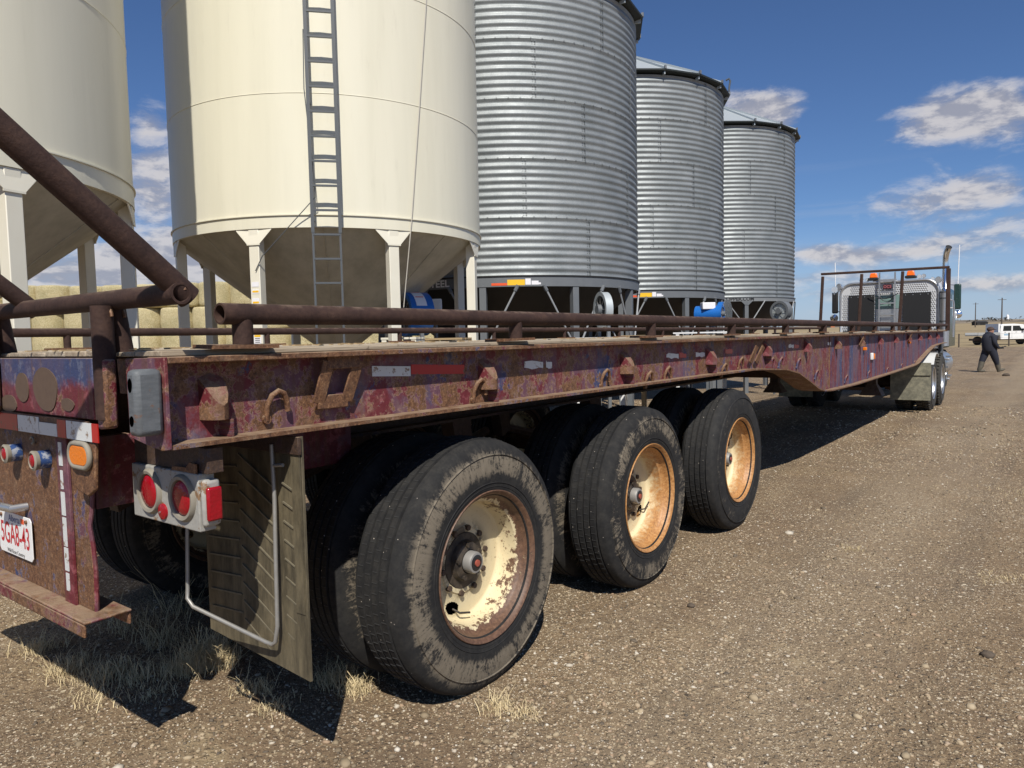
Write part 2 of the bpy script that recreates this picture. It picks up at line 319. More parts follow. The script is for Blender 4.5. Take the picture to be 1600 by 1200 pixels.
# ------------------------------------------------------------------ mesh helpers
BASE = {}      # world position of every parent, so parts can be written in world coordinates
def V3(a): return Vector(a)
class MB:
    def __init__(s): s.v = []; s.f = []
    def add(s, vs, fs):
        o = len(s.v); s.v += [tuple(p) for p in vs]; s.f += [tuple(i+o for i in f) for f in fs]; return s
    def box(s, x0, x1, y0, y1, z0, z1):
        return s.hexa([(x0, y0, z0), (x1, y0, z0), (x1, y1, z0), (x0, y1, z0), (x0, y0, z1), (x1, y0, z1), (x1, y1, z1), (x0, y1, z1)])
    def hexa(s, p): return s.add(p, [(3, 2, 1, 0), (4, 5, 6, 7), (0, 1, 5, 4), (1, 2, 6, 5), (2, 3, 7, 6), (3, 0, 4, 7)])
    def cbox(s, c, ax, ay, az):   # centre + three half-axis vectors
        c = V3(c); ax, ay, az = V3(ax), V3(ay), V3(az)
        return s.hexa([c+sx*ax+sy*ay+sz*az for sz in (-1, 1) for sx, sy in ((-1, -1), (1, -1), (1, 1), (-1, 1))])
    def bar(s, a, b, wd, th, upv=(0, 0, 1)):
        a, b = V3(a), V3(b); d = (b-a); L = d.length; d.normalize(); sd = d.cross(V3(upv))
        if sd.length < 1e-4: sd = d.cross(Vector((0, 1, 0)))
        sd.normalize(); u = sd.cross(d)
        return s.cbox((a+b)/2, d*L/2, sd*wd/2, u*th/2)
    def tube(s, pts, r, n=12, caps=True, inner=None, closed=False):
        pts = [V3(p) for p in pts]; m = len(pts); rs = r if hasattr(r, '__len__') else [r]*m
        T = []
        for i in range(m):
            a = pts[i-1] if (i or closed) else pts[0]; b = pts[(i+1) % m] if (i < m-1 or closed) else pts[-1]
            T.append((b-a).normalized())
        ref = Vector((0, 0, 1)) if abs(T[0].z) < .9 else Vector((0, 1, 0))
        U = T[0].cross(ref).normalized(); rings = []
        for i in range(m):
            U = (U-T[i]*U.dot(T[i])).normalized(); W = T[i].cross(U)
            rings.append([(pts[i]+rs[i]*(math.cos(2*PI*k/n)*U+math.sin(2*PI*k/n)*W)) for k in range(n)])
        vs = [p for q in rings for p in q]; fs = []
        for i in range(m if closed else m-1):
            j = (i+1) % m
            for k in range(n): fs.append((i*n+k, i*n+(k+1) % n, j*n+(k+1) % n, j*n+k))
        if caps and not closed and inner is None: fs += [tuple(reversed(range(n))), tuple(range((m-1)*n, m*n))]
        s.add(vs, fs)
        if inner is not None:     # hollow pipe: inner wall and the two rims
            o = len(s.v); iv = [(pts[i]+inner*(math.cos(2*PI*k/n)*U+math.sin(2*PI*k/n)*T[i].cross(U))) for i in (0, m-1) for k in range(n)]
            s.v += [tuple(p) for p in iv]; ob = o-m*n
            for k in range(n):
                k2 = (k+1) % n
                s.f += [(o+k2, o+k, o+n+k, o+n+k2), (ob+k2, ob+k, o+k, o+k2), (ob+(m-1)*n+k, ob+(m-1)*n+k2, o+n+k2, o+n+k)]
        return s
    def lathe(s, prof, n=48, axis='Z', c=(0, 0, 0), a0=0., a1=2*PI, close=False):
        """prof: (radius, height) points"""
        full = abs(a1-a0-2*PI) < 1e-6; m = n if full else n+1; vs = []
        for r, h in prof:
            for k in range(m):
                a = a0+(a1-a0)*k/n; x, y = r*math.cos(a), r*math.sin(a)
                p = (x, y, h) if axis == 'Z' else ((h, x, y) if axis == 'X' else (y, h, x))
                vs.append((p[0]+c[0], p[1]+c[1], p[2]+c[2]))
        fs = []; P = len(prof)
        for i in range(P if close else P-1):
            j = (i+1) % P
            for k in range(n):
                k2 = (k+1) % m
                fs.append((i*m+k, i*m+k2, j*m+k2, j*m+k))
        return s.add(vs, fs)
    def disc(s, c, nrm, r, n=24, th=.0):
        c = V3(c); nrm = V3(nrm).normalized(); u = nrm.orthogonal().normalized(); v = nrm.cross(u)
        return s.tube([c, c+nrm*max(th, .001)], r, n)
    def prism(s, poly, ext, plane='YZ', x0=0.):
        """poly of 2D points in the plane, extruded from x0 over ext"""
        def m(p, h): return (h, p[0], p[1]) if plane == 'YZ' else ((p[0], h, p[1]) if plane == 'XZ' else (p[0], p[1], h))
        n = len(poly); vs = [m(p, x0) for p in poly]+[m(p, x0+ext) for p in poly]
        fs = [tuple(reversed(range(n))), tuple(range(n, 2*n))]+[(k, (k+1) % n, n+(k+1) % n, n+k) for k in range(n)]
        return s.add(vs, fs)
    def mesh(s, name, m=None, smooth=None, off=(0, 0, 0)):
        me = bpy.data.meshes.new(name)
        me.from_pydata([(p[0]-off[0], p[1]-off[1], p[2]-off[2]) for p in s.v], [], s.f); me.update()
        if m: me.materials.append(m)
        if smooth is not None:
            me.shade_smooth()
            if smooth < 180: me.set_sharp_from_angle(angle=R_(smooth))
        return me
    def build(s, name, m, parent=None, smooth=40, bevel=0., **props):
        off = BASE.get(parent.name, (0, 0, 0)) if parent else (0, 0, 0)
        me = s.mesh(name, m, smooth, off); o = bpy.data.objects.new(name, me); COL.objects.link(o)
        if parent: o.parent = parent
        BASE[o.name] = off if parent else (0, 0, 0)
        if bevel:
            bv = o.modifiers.new('bevel', 'BEVEL'); bv.width = bevel; bv.segments = 2; bv.limit_method = 'ANGLE'; bv.angle_limit = R_(40)
        # outward normals
        import bmesh
        bm = bmesh.new(); bm.from_mesh(me); bmesh.ops.recalc_face_normals(bm, faces=bm.faces); bm.to_mesh(me); bm.free()
        for k, v in props.items(): o[k] = v
        return o
def tag(o, label=None, cat=None, group=None, kind=None):
    if label: o['label'] = label
    if cat: o['category'] = cat
    if group: o['group'] = group
    if kind: o['kind'] = kind
    return o
def thing(name, loc, label, cat, group=None):
    o = bpy.data.objects.new(name, None); COL.objects.link(o); o.location = loc; o.empty_display_size = .2
    BASE[o.name] = tuple(loc); return tag(o, label, cat, group)
def part(name, parent, loc=(0, 0, 0)):    # an Empty that holds sub-parts (wheel, ladder)
    o = bpy.data.objects.new(name, None); COL.objects.link(o); o.parent = parent; o.location = loc; o.empty_display_size = .1
    BASE[o.name] = tuple(V3(BASE[parent.name])+V3(loc)); return o
def inst(name, me, parent, loc=(0, 0, 0), rot=(0, 0, 0), scale=(1, 1, 1)):
    o = bpy.data.objects.new(name, me); COL.objects.link(o); o.parent = parent
    o.location = loc; o.rotation_euler = rot; o.scale = scale; BASE[o.name] = (0, 0, 0); return o
KIDS = {}
def copy_tree(o, parent=None):
    c = o.copy(); COL.objects.link(c)
    if parent: c.parent = parent
    for ch in [k for k in list(bpy.data.objects) if k.parent == o]: copy_tree(ch, c)
    return c
def text_geo(txt, size, xscale=1., bold=0.):
    cu = bpy.data.curves.new('txt', 'FONT'); cu.body = txt; cu.size = size; cu.align_x = 'CENTER'; cu.align_y = 'CENTER'; cu.offset = bold
    o = bpy.data.objects.new('txt', cu); COL.objects.link(o)
    bpy.context.view_layer.update(); dg = bpy.context.evaluated_depsgraph_get(); ev = o.evaluated_get(dg); me = ev.to_mesh()
    vs = [(v.co.x*xscale, v.co.y) for v in me.vertices]; fs = [tuple(p.vertices) for p in me.polygons]; ev.to_mesh_clear()
    bpy.data.objects.remove(o); bpy.data.curves.remove(cu); return vs, fs
def flat_text(name, txt, size, c, ux, uy, m, parent, xscale=1., bold=0.):
    vs, fs = text_geo(txt, size, xscale, bold); c, ux, uy = V3(c), V3(ux).normalized(), V3(uy).normalized()
    return MB().add([c+ux*a+uy*b for a, b in vs], fs).build(name, m, parent, smooth=None)
def interp(x, xs, ys): return float(np.interp(x, xs, ys))

# ------------------------------------------------------------------ terrain
def ground_z(x, y):
    x = np.asarray(x, float); y = np.asarray(y, float)
    t = np.clip((y-2)/24, 0, 1); z = -.24*t*t*(3-2*t)
    d = np.hypot(x, y)
    z = z+np.interp(d, [0, 35, 67, 110, 160, 250, 500, 900, 1400, 6000], [0, 0, .09, .2, .36, .95, 3.9, 9.6, 10., 8.])
    far = np.clip((d-250)/500, 0, 1)
    z = z+far*(1.3*np.sin(x*.006+1.)+.8*np.sin(x*.017+y*.004))
    return z
def vnoise(x, y, sc, seed):   # cheap value noise
    r = np.random.default_rng(seed).random((256, 256)); xs = x/sc; ys = y/sc
    xi = np.floor(xs).astype(int); yi = np.floor(ys).astype(int); fx = xs-xi; fy = ys-yi
    fx = fx*fx*(3-2*fx); fy = fy*fy*(3-2*fy); g = lambda a, b: r[a % 256, b % 256]
    return (g(xi, yi)*(1-fx)+g(xi+1, yi)*fx)*(1-fy)+(g(xi, yi+1)*(1-fx)+g(xi+1, yi+1)*fx)*fy-.5
def relief(x, y):
    return .022*vnoise(x*2.6, y*.35, 1., 9)+.020*vnoise(x, y, .9, 1)+.012*vnoise(x, y, .34, 2)+.007*vnoise(x, y, .13, 3)+.003*vnoise(x, y, .05, 4)
def grid_mesh(name, rs, n, c):
    a = np.linspace(0, 2*PI, n, endpoint=False); X = c[0]+np.outer(rs, np.cos(a)); Y = c[1]+np.outer(rs, np.sin(a))
    fade = np.clip(1-rs/40, 0, 1)[:, None]
    Z = ground_z(X, Y)+relief(X, Y)*fade
    m = len(rs); vs = np.stack([X.ravel(), Y.ravel(), Z.ravel()], 1)
    i = np.arange(m-1)[:, None]*n; k = np.arange(n)[None]; k2 = (k+1) % n
    q = np.stack([i+k, i+n+k, i+n+k2, i+k2], -1).reshape(-1, 4)
    tri = [(k_, (k_+1) % n, m*n) for k_ in range(n)]
    vs = np.vstack([vs, [[c[0], c[1], float(ground_z(c[0], c[1]))]]])
    me = bpy.data.meshes.new(name); me.from_pydata(vs.tolist(), [], q.tolist()+[list(t) for t in tri]); me.shade_smooth(); return me
def groundc(nt):
    co = nt.co; x, y, z = nt.sep(co)
    d = nt.math('SQRT', nt.math('ADD', nt.math('MULTIPLY', x, x), nt.math('MULTIPLY', y, y)))
    big = nt.noise(co, .42, 6, .6, .4); med = nt.noise(co, 2.6, 7, .65); fine = nt.noise(co, 34., 7, .7); gr = nt.noise(co, 150., 4, .7)
    dirt = nt.ramp(nt.math('ADD', nt.math('MULTIPLY', fine, .55), nt.math('MULTIPLY', gr, .45)),
                   [(.36, (.066, .042, .022)), (.46, (.165, .111, .060)), (.54, (.245, .170, .094)), (.64, (.42, .32, .19))])
    dirt = nt.mix(nt.math('MULTIPLY', nt.ss(med, .42, .72), .45), dirt, (.30, .208, .118))
    dirt = nt.mix(nt.math('MULTIPLY', nt.ss(big, .44, .56), .50), dirt, (.150, .100, .060))
    ruts = nt.noise(nt.vm('MULTIPLY', co, (2.4, .16, 1)), 1., 5, .6, .2)
    dirt = nt.mix(nt.math('MULTIPLY', nt.ss(ruts, .50, .62), .40), dirt, (.095, .068, .044))
    dirt = nt.mix(nt.math('MULTIPLY', nt.ss(ruts, .46, .36), .22), dirt, (.28, .22, .145))
    track = nt.math('MULTIPLY', nt.ss(nt.math('ABSOLUTE', nt.math('SUBTRACT', nt.math('ADD', x, nt.math('MULTIPLY', med, .5)), 1.15)), .8, .1), .26)
    dirt = nt.mix(track, dirt, (.36, .285, .19))
    # small stones seen as colour where they are too far off to be built
    patch = nt.ss(nt.noise(nt.vm('ADD', nt.vm('MULTIPLY', co, (1, .55, 1)), (7, 2, 0)), 1.5, 7, .65, .5), .40, .60)
    cut = nt.math('SUBTRACT', .80, nt.math('MULTIPLY', patch, .36))
    for sc, th in ((24., .26), (48., .30), (85., .34), (150., .36)):
        vd = nt.voro(co, sc); vc = nt.voro(co, sc, out='Color'); sel = nt.sep(vc)
        stone = nt.ramp(sel[1], [(.0, (.07, .052, .034)), (.22, (.26, .195, .12)), (.55, (.46, .37, .24)), (1., (.74, .64, .48))])
        dirt = nt.mix(nt.math('MULTIPLY', nt.ss(vd, th, th*.8), nt.ss(sel[0], cut, nt.math('ADD', cut, .05))), dirt, stone)
    straw = nt.math('MULTIPLY', nt.ss(nt.noise(nt.vm('ADD', co, (40, 3, 0)), .9, 8, .7), .60, .72), .5)
    dirt = nt.mix(straw, dirt, (.42, .33, .19))
    # beyond the yard: mown stubble fields in bands
    b = nt.noise(nt.vm('MULTIPLY', co, (.006, .022, 0)), 1., 5, .6, .4)
    field = nt.ramp(b, [(.3, (.20, .145, .08)), (.45, (.38, .285, .15)), (.55, (.31, .225, .12)), (.68, (.46, .36, .21))])
    field = nt.mix(nt.noise(co, 1.2, 7, .75), field, (.27, .21, .11))
    band = nt.ss(nt.math('ADD', d, nt.math('MULTIPLY', nt.math('SUBTRACT', nt.noise(co, .012, 4), .5), 90.)), 470., 540.)
    scrub = nt.ramp(nt.noise(nt.vm('MULTIPLY', co, (.03, .010, 0)), 1., 6, .7), [(.38, (.085, .075, .055)), (.52, (.19, .15, .10)), (.62, (.36, .29, .20))])
    field = nt.mix(band, field, scrub)
    return nt.mix(nt.ss(nt.math('ADD', y, nt.math('MULTIPLY', med, 6.)), 70., 76.), dirt, field)
def groundb(nt):
    h = nt.math('ADD', nt.math('MULTIPLY', nt.noise(nt.co, 30., 8, .75), .5), nt.math('MULTIPLY', nt.noise(nt.co, 130., 5, .7), .25))
    for sc, a in ((26., .5), (58., .35), (120., .2)):
        h = nt.math('ADD', h, nt.math('MULTIPLY', nt.ss(nt.voro(nt.co, sc), .38, .1), a))
    return h, 1., .012
GROUND = mat('gravelly dirt and stubble', groundc, .95, 0, groundb)
rs = np.concatenate([np.linspace(.1, 9, 190), np.geomspace(9.1, 6000, 150)])
g = bpy.data.objects.new('ground', grid_mesh('ground', rs, 520, (1.5, -.5))); COL.objects.link(g); g.data.materials.append(GROUND)
tag(g, 'brown gravelly farm yard running out into stubble fields', kind='structure')

# loose stones on the yard
def stones(name, N, rmin, rmax, smed, seed, label):
    rg = np.random.default_rng(seed)
    ph = (1+5**.5)/2; ico = np.array([(-1, ph, 0), (1, ph, 0), (-1, -ph, 0), (1, -ph, 0), (0, -1, ph), (0, 1, ph), (0, -1, -ph), (0, 1, -ph), (ph, 0, -1), (ph, 0, 1), (-ph, 0, -1), (-ph, 0, 1)])/1.9
    F = np.array([(0, 11, 5), (0, 5, 1), (0, 1, 7), (0, 7, 10), (0, 10, 11), (1, 5, 9), (5, 11, 4), (11, 10, 2), (10, 7, 6), (7, 1, 8), (3, 9, 4), (3, 4, 2), (3, 2, 6), (3, 6, 8), (3, 8, 9), (4, 9, 5), (2, 4, 11), (6, 2, 10), (8, 6, 7), (9, 8, 1)])
    u = rg.random(N); r = rmin*(rmax/rmin)**u; th = rg.uniform(-.16, 1.30, N)  # bearing left of +Y
    x = CAM[0]-np.sin(th)*r; y = CAM[1]+np.cos(th)*r
    keep = (vnoise(x*.9, y*.5, .8, 21)+vnoise(x, y, .35, 22)*.7+rg.normal(0, .22, N)) > -.16
    s = smed*np.exp(rg.normal(0, .48, N)); s = np.maximum(s, r*.0011); s = np.minimum(s, .034); s = np.where(keep, s, s*.35)
    z = ground_z(x, y)+relief(x, y)+s*.12
    V = ico[None]*(1+rg.normal(0, .16, (N, 12, 1)))
    V = V*np.stack([rg.uniform(.8, 1.35, N), rg.uniform(.65, 1.1, N), rg.uniform(.40, .75, N)], 1)[:, None]
    a = rg.uniform(0, 2*PI, N); c, s2 = np.cos(a)[:, None], np.sin(a)[:, None]
    X = V[..., 0]*c-V[..., 1]*s2; Y = V[..., 0]*s2+V[..., 1]*c
    V = np.stack([X, Y, V[..., 2]], -1)*s[:, None, None]+np.stack([x, y, z], 1)[:, None]
    me = bpy.data.meshes.new(name); nf = N*20
    me.vertices.add(N*12); me.vertices.foreach_set('co', V.reshape(-1).astype(np.float32))
    idx = (F[None]+np.arange(N)[:, None, None]*12).reshape(-1).astype(np.int32)
    me.loops.add(nf*3); me.loops.foreach_set('vertex_index', idx)
    me.polygons.add(nf); me.polygons.foreach_set('loop_start', np.arange(0, nf*3, 3, dtype=np.int32)); me.update(calc_edges=True)
    at_ = me.attributes.new('tone', 'FLOAT', 'POINT'); at_.data.foreach_set('value', np.repeat(rg.random(N), 12).astype(np.float32))
    me.shade_smooth()
    o = bpy.data.objects.new(name, me); COL.objects.link(o); tag(o, label, kind='stuff'); return o
def stonec(nt):
    a = nt.new('ShaderNodeAttribute', attribute_name='tone').outputs['Fac']
    c = nt.ramp(a, [(0, (.06, .05, .042)), (.16, (.16, .12, .075)), (.38, (.28, .215, .13)), (.60, (.48, .385, .25)), (.86, (.36, .24, .15)), (.93, (.54, .48, .38)), (1, (.74, .69, .58))])
    return nt.mix(nt.noise(nt.co, 200., 4), c, nt.mix(.5, c, (.22, .17, .11)))
STONE = mat('pebbles', stonec, .85, 0)
o = stones('gravel_stones', 92000, 1.0, 17., .0040, 5, 'small pebbles and chips strewn over the dirt yard'); o.data.materials.append(STONE)
o = stones('larger_stones', 420, 1.2, 12., .0085, 6, 'larger rounded stones lying here and there on the yard'); o.data.materials.append(STONE)

# dry grass
def tufts(name, spots, label):
    mb = MB()
    for (cx, cy, rad, n, h) in spots:
        for _ in range(n):
            a = random.uniform(0, 2*PI); q = rad*random.random()**.75*random.choice((1, 1, 1.6)); x, y = cx+math.cos(a)*q, cy+math.sin(a)*q
            z = float(ground_z(x, y))+float(relief(x, y)); b = random.uniform(0, 2*PI); hh = h*min(1.9, .25+random.expovariate(1.9)); ln = random.uniform(.1, 1.9)*hh
            wv_ = random.uniform(.0006, .0017); px, py = -math.sin(b)*wv_, math.cos(b)*wv_; dx_, dy_ = math.cos(b), math.sin(b)
            kx, ky = random.uniform(-.35, .35)*hh, random.uniform(-.35, .35)*hh; droop = random.uniform(.1, 1.1)
            P_ = [(x, y, z-.004), (x+dx_*ln*.25+kx*.4, y+dy_*ln*.25+ky*.4, z+hh*.5), (x+dx_*ln*.6+kx, y+dy_*ln*.6+ky, z+hh*.85), (x+dx_*ln, y+dy_*ln, z+hh*(1.05-.5*droop))]
            V_ = []
            for t_, p_ in zip((1, .9, .6), P_): V_ += [(p_[0]-px*t_, p_[1]-py*t_, p_[2]), (p_[0]+px*t_, p_[1]+py*t_, p_[2])]
            mb.add(V_+[P_[3]], [(0, 1, 3, 2), (2, 3, 5, 4), (4, 5, 6)])
    o = mb.build(name, GRASSM, None, smooth=None); tag(o, label, kind='stuff'); return o
def gp(px, py): v = at(px, py, 2, 0.); return v.x, v.y
sp = []
for px, py, rad, n, h in [(110, 1045, .10, 500, .05), (165, 1060, .11, 500, .05), (60, 1020, .08, 250, .05), (220, 1065, .09, 240, .05), (300, 1050, .08, 900, .08), (325, 1035, .06, 420, .10), (255, 1005, .1, 220, .11), (345, 1045, .06, 400, .08),
                          (200, 985, .12, 160, .09), (280, 960, .10, 70, .17), (520, 1065, .07, 420, .05), (560, 1078, .06, 300, .045), (780, 1108, .06, 260, .03), (820, 1120, .05, 120, .028), (430, 1110, .07, 160, .035), (1590, 770, .25, 160, .03), (1570, 905, .13, 160, .02),
                          (400, 1085, .07, 200, .05), (1330, 860, .06, 80, .02), (150, 1095, .1, 200, .03), (240, 1090, .1, 160, .03)]:
    x, y = gp(px, py); sp.append((x, y, rad, n, h))
for _ in range(40):
    x, y = random.uniform(-4, 5), random.uniform(-1, 16); sp.append((x, y, random.uniform(.05, .35), 14, .02))
tufts('dry_grass', sp, 'tufts of dry bleached grass on the dirt by the trailer tail')

# ------------------------------------------------------------------ the flatbed trailer
T = thing('flatbed_trailer', (-1.28, 2., 0), 'long rusty flatbed trailer in worn red and blue paint with pipe side rails', 'trailer')
YR, YF = -1.30, 15.75
BY = [-2, 3.25, 3.64, 4.08, 4.47, 4.86, 5.14, 5.4, 5.7, 6.9, 9.45, 11.42, 11.8, 12.15, 12.79, 13.3, 13.86, 14.6, 15.9]
BZ = [1.165, 1.150, 1.135, 1.112, 1.060, .956, .876, .835, .818, .806, .820, .838, .862, .907, .989, 1.052, 1.106, 1.13, 1.14]
def zb(y): return interp(y, BY, BZ)
YS = sorted(set([YR, -.8, -.3, .3, .9, 1.5, 2.1, 2.7]+[y for y in BY if YR < y < YF]+[YF, 3.4, 3.85, 4.25, 4.65, 5.0, 5.27, 5.55, 7.8, 8.6, 10.4, 12., 12.4, 13.0, 13.5, 14.2]))
SPL = 5.85   # weld where the straight tail beam meets the deep centre section
WX = -.075
def side_beam(sgn, y0, y1, m, mf, suffix=None):
    X = (lambda x: x) if sgn > 0 else (lambda x: -2.57-x)
    ys = [y0]+[y for y in YS if y0 < y < y1]+[y1]
    web = MB(); bf = MB(); tf = MB()
    for a, b in zip(ys[:-1], ys[1:]):
        za, zb_ = zb(a), zb(b)
        web.hexa([(X(WX-.008), a, za+.012), (X(WX), a, za+.012), (X(WX), b, zb_+.012), (X(WX-.008), b, zb_+.012), (X(WX-.008), a, 1.386), (X(WX), a, 1.386), (X(WX), b, 1.386), (X(WX-.008), b, 1.386)])
        wi = lambda y: -.10-.13*min(1, max(0, (y-3.6)/.6))
        bf.hexa([(X(wi(a)), a, za), (X(0), a, za), (X(0), b, zb_), (X(wi(b)), b, zb_), (X(wi(a)), a, za+.012), (X(0), a, za+.012), (X(0), b, zb_+.012), (X(wi(b)), b, zb_+.012)])
    def clean(mb):   # drop the inner walls between neighbouring pieces
        return mb
    w_ = web.build('side_beam', m, T, smooth=25)
    bf.build('bottom_flange', mf, w_, smooth=25)
    tf.box(min(X(-.105), X(0)), max(X(-.105), X(0)), y0, y1, 1.386, 1.404).build('top_flange', mf, w_, bevel=.003)
    return w_
BFL = mworn('dusty flange paint', .5, .4, .6, dust=1.6)
sbn = side_beam(1, YR, SPL, TRIM, BFL); side_beam(1, SPL+.004, YF, TRIMF, BFL)
side_beam(-1, YR, YF, TRIMF, BFL)
MB().tube([(WX+.002, SPL, zb(SPL)+.02), (WX+.002, SPL, 1.38)], .006, 8).build('weld_seam', RUSTY, T)
for yy in (7.9, 10.6): MB().box(WX, WX+.004, yy, yy+.03, zb(yy)+.014, 1.384).build('weld_seam', TRIMF, T)

# rear end: cross member, corner plate and grey block
RP = YR-.006
MB().prism([(-2.2, 1.402), (-.405, 1.402), (-.405, 1.222), (-2.2, 1.222)], .012, 'XZ', RP-.006).build('rear_cross_member', REARP, T, bevel=.003)
# bare oval burns where lamps used to be
burn = mat('bare burnt steel', lambda nt: nt.mix(nt.noise(nt.co, 50., 6), (.085, .052, .035), (.12, .078, .052)), .8)
def oval(c, rx, rz, m, name, parent, th=.003, y=RP-.0105):
    pts = [(c[0]+rx*math.cos(t)*(1+.06*math.sin(3*t+c[0]*9)), c[1]+rz*math.sin(t)*(1+.05*math.sin(2*t+c[0]*5))) for t in np.linspace(0, 2*PI, 22, endpoint=False)]
    return MB().prism(pts, th, 'XZ', y-th+.0045).build(name, m, parent, smooth=30)
for px, py, rx, rz in ((39, 605, 10, 24), (75, 608, 19, 35), (18, 630, 12, 14), (110, 632, 10, 10)):
    p = at(px, py, 1, RP); p2 = at(px+rx, py, 1, RP); p3 = at(px, py-rz, 1, RP)
    oval((p.x, p.z), abs(p2.x-p.x), abs(p3.z-p.z), burn, 'bare_patch', T)
# reflective tape under it, on its own bent strip
tp = MB().box(-2.2, -.425, RP-.020, RP-.012, 1.158, 1.218).build('tape_strip', RUSTY, T)
def tape(px0, px1, m, y=RP-.0235, z0=1.161, z1=1.215):
    a = at(px0, 665, 1, y).x; b = at(px1, 665, 1, y).x
    MB().box(a, b, y, y+.003, z0, z1).build('reflective_tape', m, T, smooth=None)
tape(-40, 27, TAPER); tape(28, 60, TAPEW); tape(61, 88, TAPEW, z1=1.20); tape(89, 102, TAPER); tape(103, 142, TAPEW); tape(142.5, 152, TAPER)
# corner plate at the end of the right side beam
cp = MB().prism([(-.205, 1.400), (.002, 1.404), (.004, 1.165), (-.03, 1.160), (-.12, 1.172), (-.20, 1.185)], .010, 'XZ', YR-.010)
cpo = cp.build('corner_plate', TRIM, T, bevel=.002)
# rounded grey block bolted to it, with an oval slot in its outer end
bb = MB().box(-.056, -.004, YR-.082, YR-.0105, 1.205, 1.375).build('bumper_block', GREYB, T, smooth=50, bevel=.014)
for z, rz in ((1.335, .016), (1.245, .012)):
    oval((-.032, z), .012, rz*1.15, BLACK, 'slot', bb, th=.002, y=YR-.0845)
# posts of the tail rack
def pipe(name, pts, r, parent=T, n=20, hollow=True, m=PIPE): return MB().tube(pts, r, n, inner=r*.78 if hollow else None).build(name, m, parent, smooth=50)
pA = at(163, 560, 1, -1.335); pB = at(194, 545, 1, -1.27)
for dx_ in (0, -.86, -1.7):
    pipe('rack_post', [(pA.x+dx_, -1.335, 1.235), (pA.x+dx_, -1.335, 1.545)], .0285)
    MB().prism([(pA.x+dx_-.034, 1.40), (pA.x+dx_+.034, 1.40), (pA.x+dx_+.030, 1.21), (pA.x+dx_-.026, 1.205)], .034, 'XZ', -1.352).build('post_shoe', mworn('post shoe paint', 1.2, .6, .5, dust=.4), T, bevel=.008)
    if dx_ != -.86 or True:
        pipe('rack_post', [(pB.x+dx_, -1.27, 1.402), (pB.x+dx_, -1.29, 1.545)], .0275)
    MB().bar((pB.x+dx_, -1.275, 1.42), (pB.x+dx_, -1.27, 1.30), .05, .012, (0, 1, 0)).build('gusset', RUSTY, T)
MB().tube([(.085, -1.30, 1.562), (-2.66, -1.30, 1.562)], .0275, 20, inner=.021).build('tail_rail', PIPE, T, smooth=50)
# slanting rack pipes that rise rearwards from the tail rail
for x in (.052, -.905, -1.75, -2.60):
    pipe('slanted_rack_pipe', [(x, -1.262, 1.553), (x, -1.95, 2.145)], .0315 if x > 0 else .027)
MB().tube([(.10, -1.97, 2.165), (-2.68, -1.97, 2.165)], .03, 18, inner=.024).build('upper_tail_rail', PIPE, T, smooth=50)
# weld beads
for c in ((.05, -1.30, 1.59), (-.90, -1.30, 1.585), (pA.x, -1.335, 1.535), (pB.x, -1.29, 1.535)):
    MB().tube([V3(c)+Vector((.031*math.cos(t), .012, .026*math.sin(t)-.02)) for t in np.linspace(0, PI, 9)], .0045, 6).build('weld_bead', RUSTY, T)

# tail plate with licence plate, lamps, bumper
TPY = -1.275
edge = [(-.585, 1.155), (-.545, 1.10), (-.53, 1.0), (-.545, .93), (-.565, .88), (-.548, .82), (-.54, .74), (-.545, .66), (-.55, .615)]
MB().prism([(-2.0, 1.156)]+edge+[(-2.0, .615)], .010, 'XZ', TPY-.010).build('tail_plate', PLATEP, T, bevel=.002)
MB().tube([(x+.003, TPY-.003, z) for x, z in edge], .007, 8).build('plate_flange', MAROON, T)
MB().box(-.735, -.655, TPY-.020, TPY-.0105, .612, 1.150).build('red_strip', mworn('red strip', 2.5, -2., -.1, dust=.5), T, bevel=.002)
for z0, z1, w_ in ((1.06, 1.135, .024), (.985, 1.045, .016), (.90, .975, .026), (.80, .893, .025), (.72, .795, .027), (.655, .712, .022)):
    MB().box(-.70-w_/2, -.70+w_/2, TPY-.0225, TPY-.0202, z0, z1).build('reflective_tape', TAPEW, T, smooth=None)
LY = TPY-.0105
lp = MB(); lp.prism([(-1.275, .838), (-1.262, .850), (-.985, .850), (-.972, .838), (-.972, .710), (-.985, .698), (-1.262, .698), (-1.275, .710)], .003, 'XZ', LY-.012)
LPo = lp.build('licence_plate', PLATE, T, bevel=.001)
c0 = Vector((-1.1235, LY-.0128, .770))
flat_text('plate_number', '5GA8-43', .108, c0, (1, 0, 0), (0, 0, 1), INKR, LPo, xscale=.66, bold=.0012)
flat_text('plate_province', 'Alberta', .034, c0+Vector((0, 0, .060)), (1, 0, 0), (0, 0, 1), INKB, LPo)
flat_text('plate_slogan', 'Wild Rose Country', .020, c0+Vector((0, 0, -.060)), (1, 0, 0), (0, 0, 1), INKK, LPo)
MB().box(-1.065, -1.035, LY-.0127, LY-.012, .822, .840).build('validation_sticker', ORG, LPo, smooth=None)
for x in (-1.24, -1.01): MB().disc((x, LY-.0118, .835), (0, -1, 0), .007, 10, .006).build('plate_bolt', RUSTY, LPo)
q = at(14, 792, 1, TPY-.05)
MB().tube([(q.x+.05, TPY-.012, q.z), (q.x+.05, TPY-.055, q.z), (q.x-.10, TPY-.06, q.z-.004)], .014, 14).build('latch_handle', ALU, T, smooth=40)
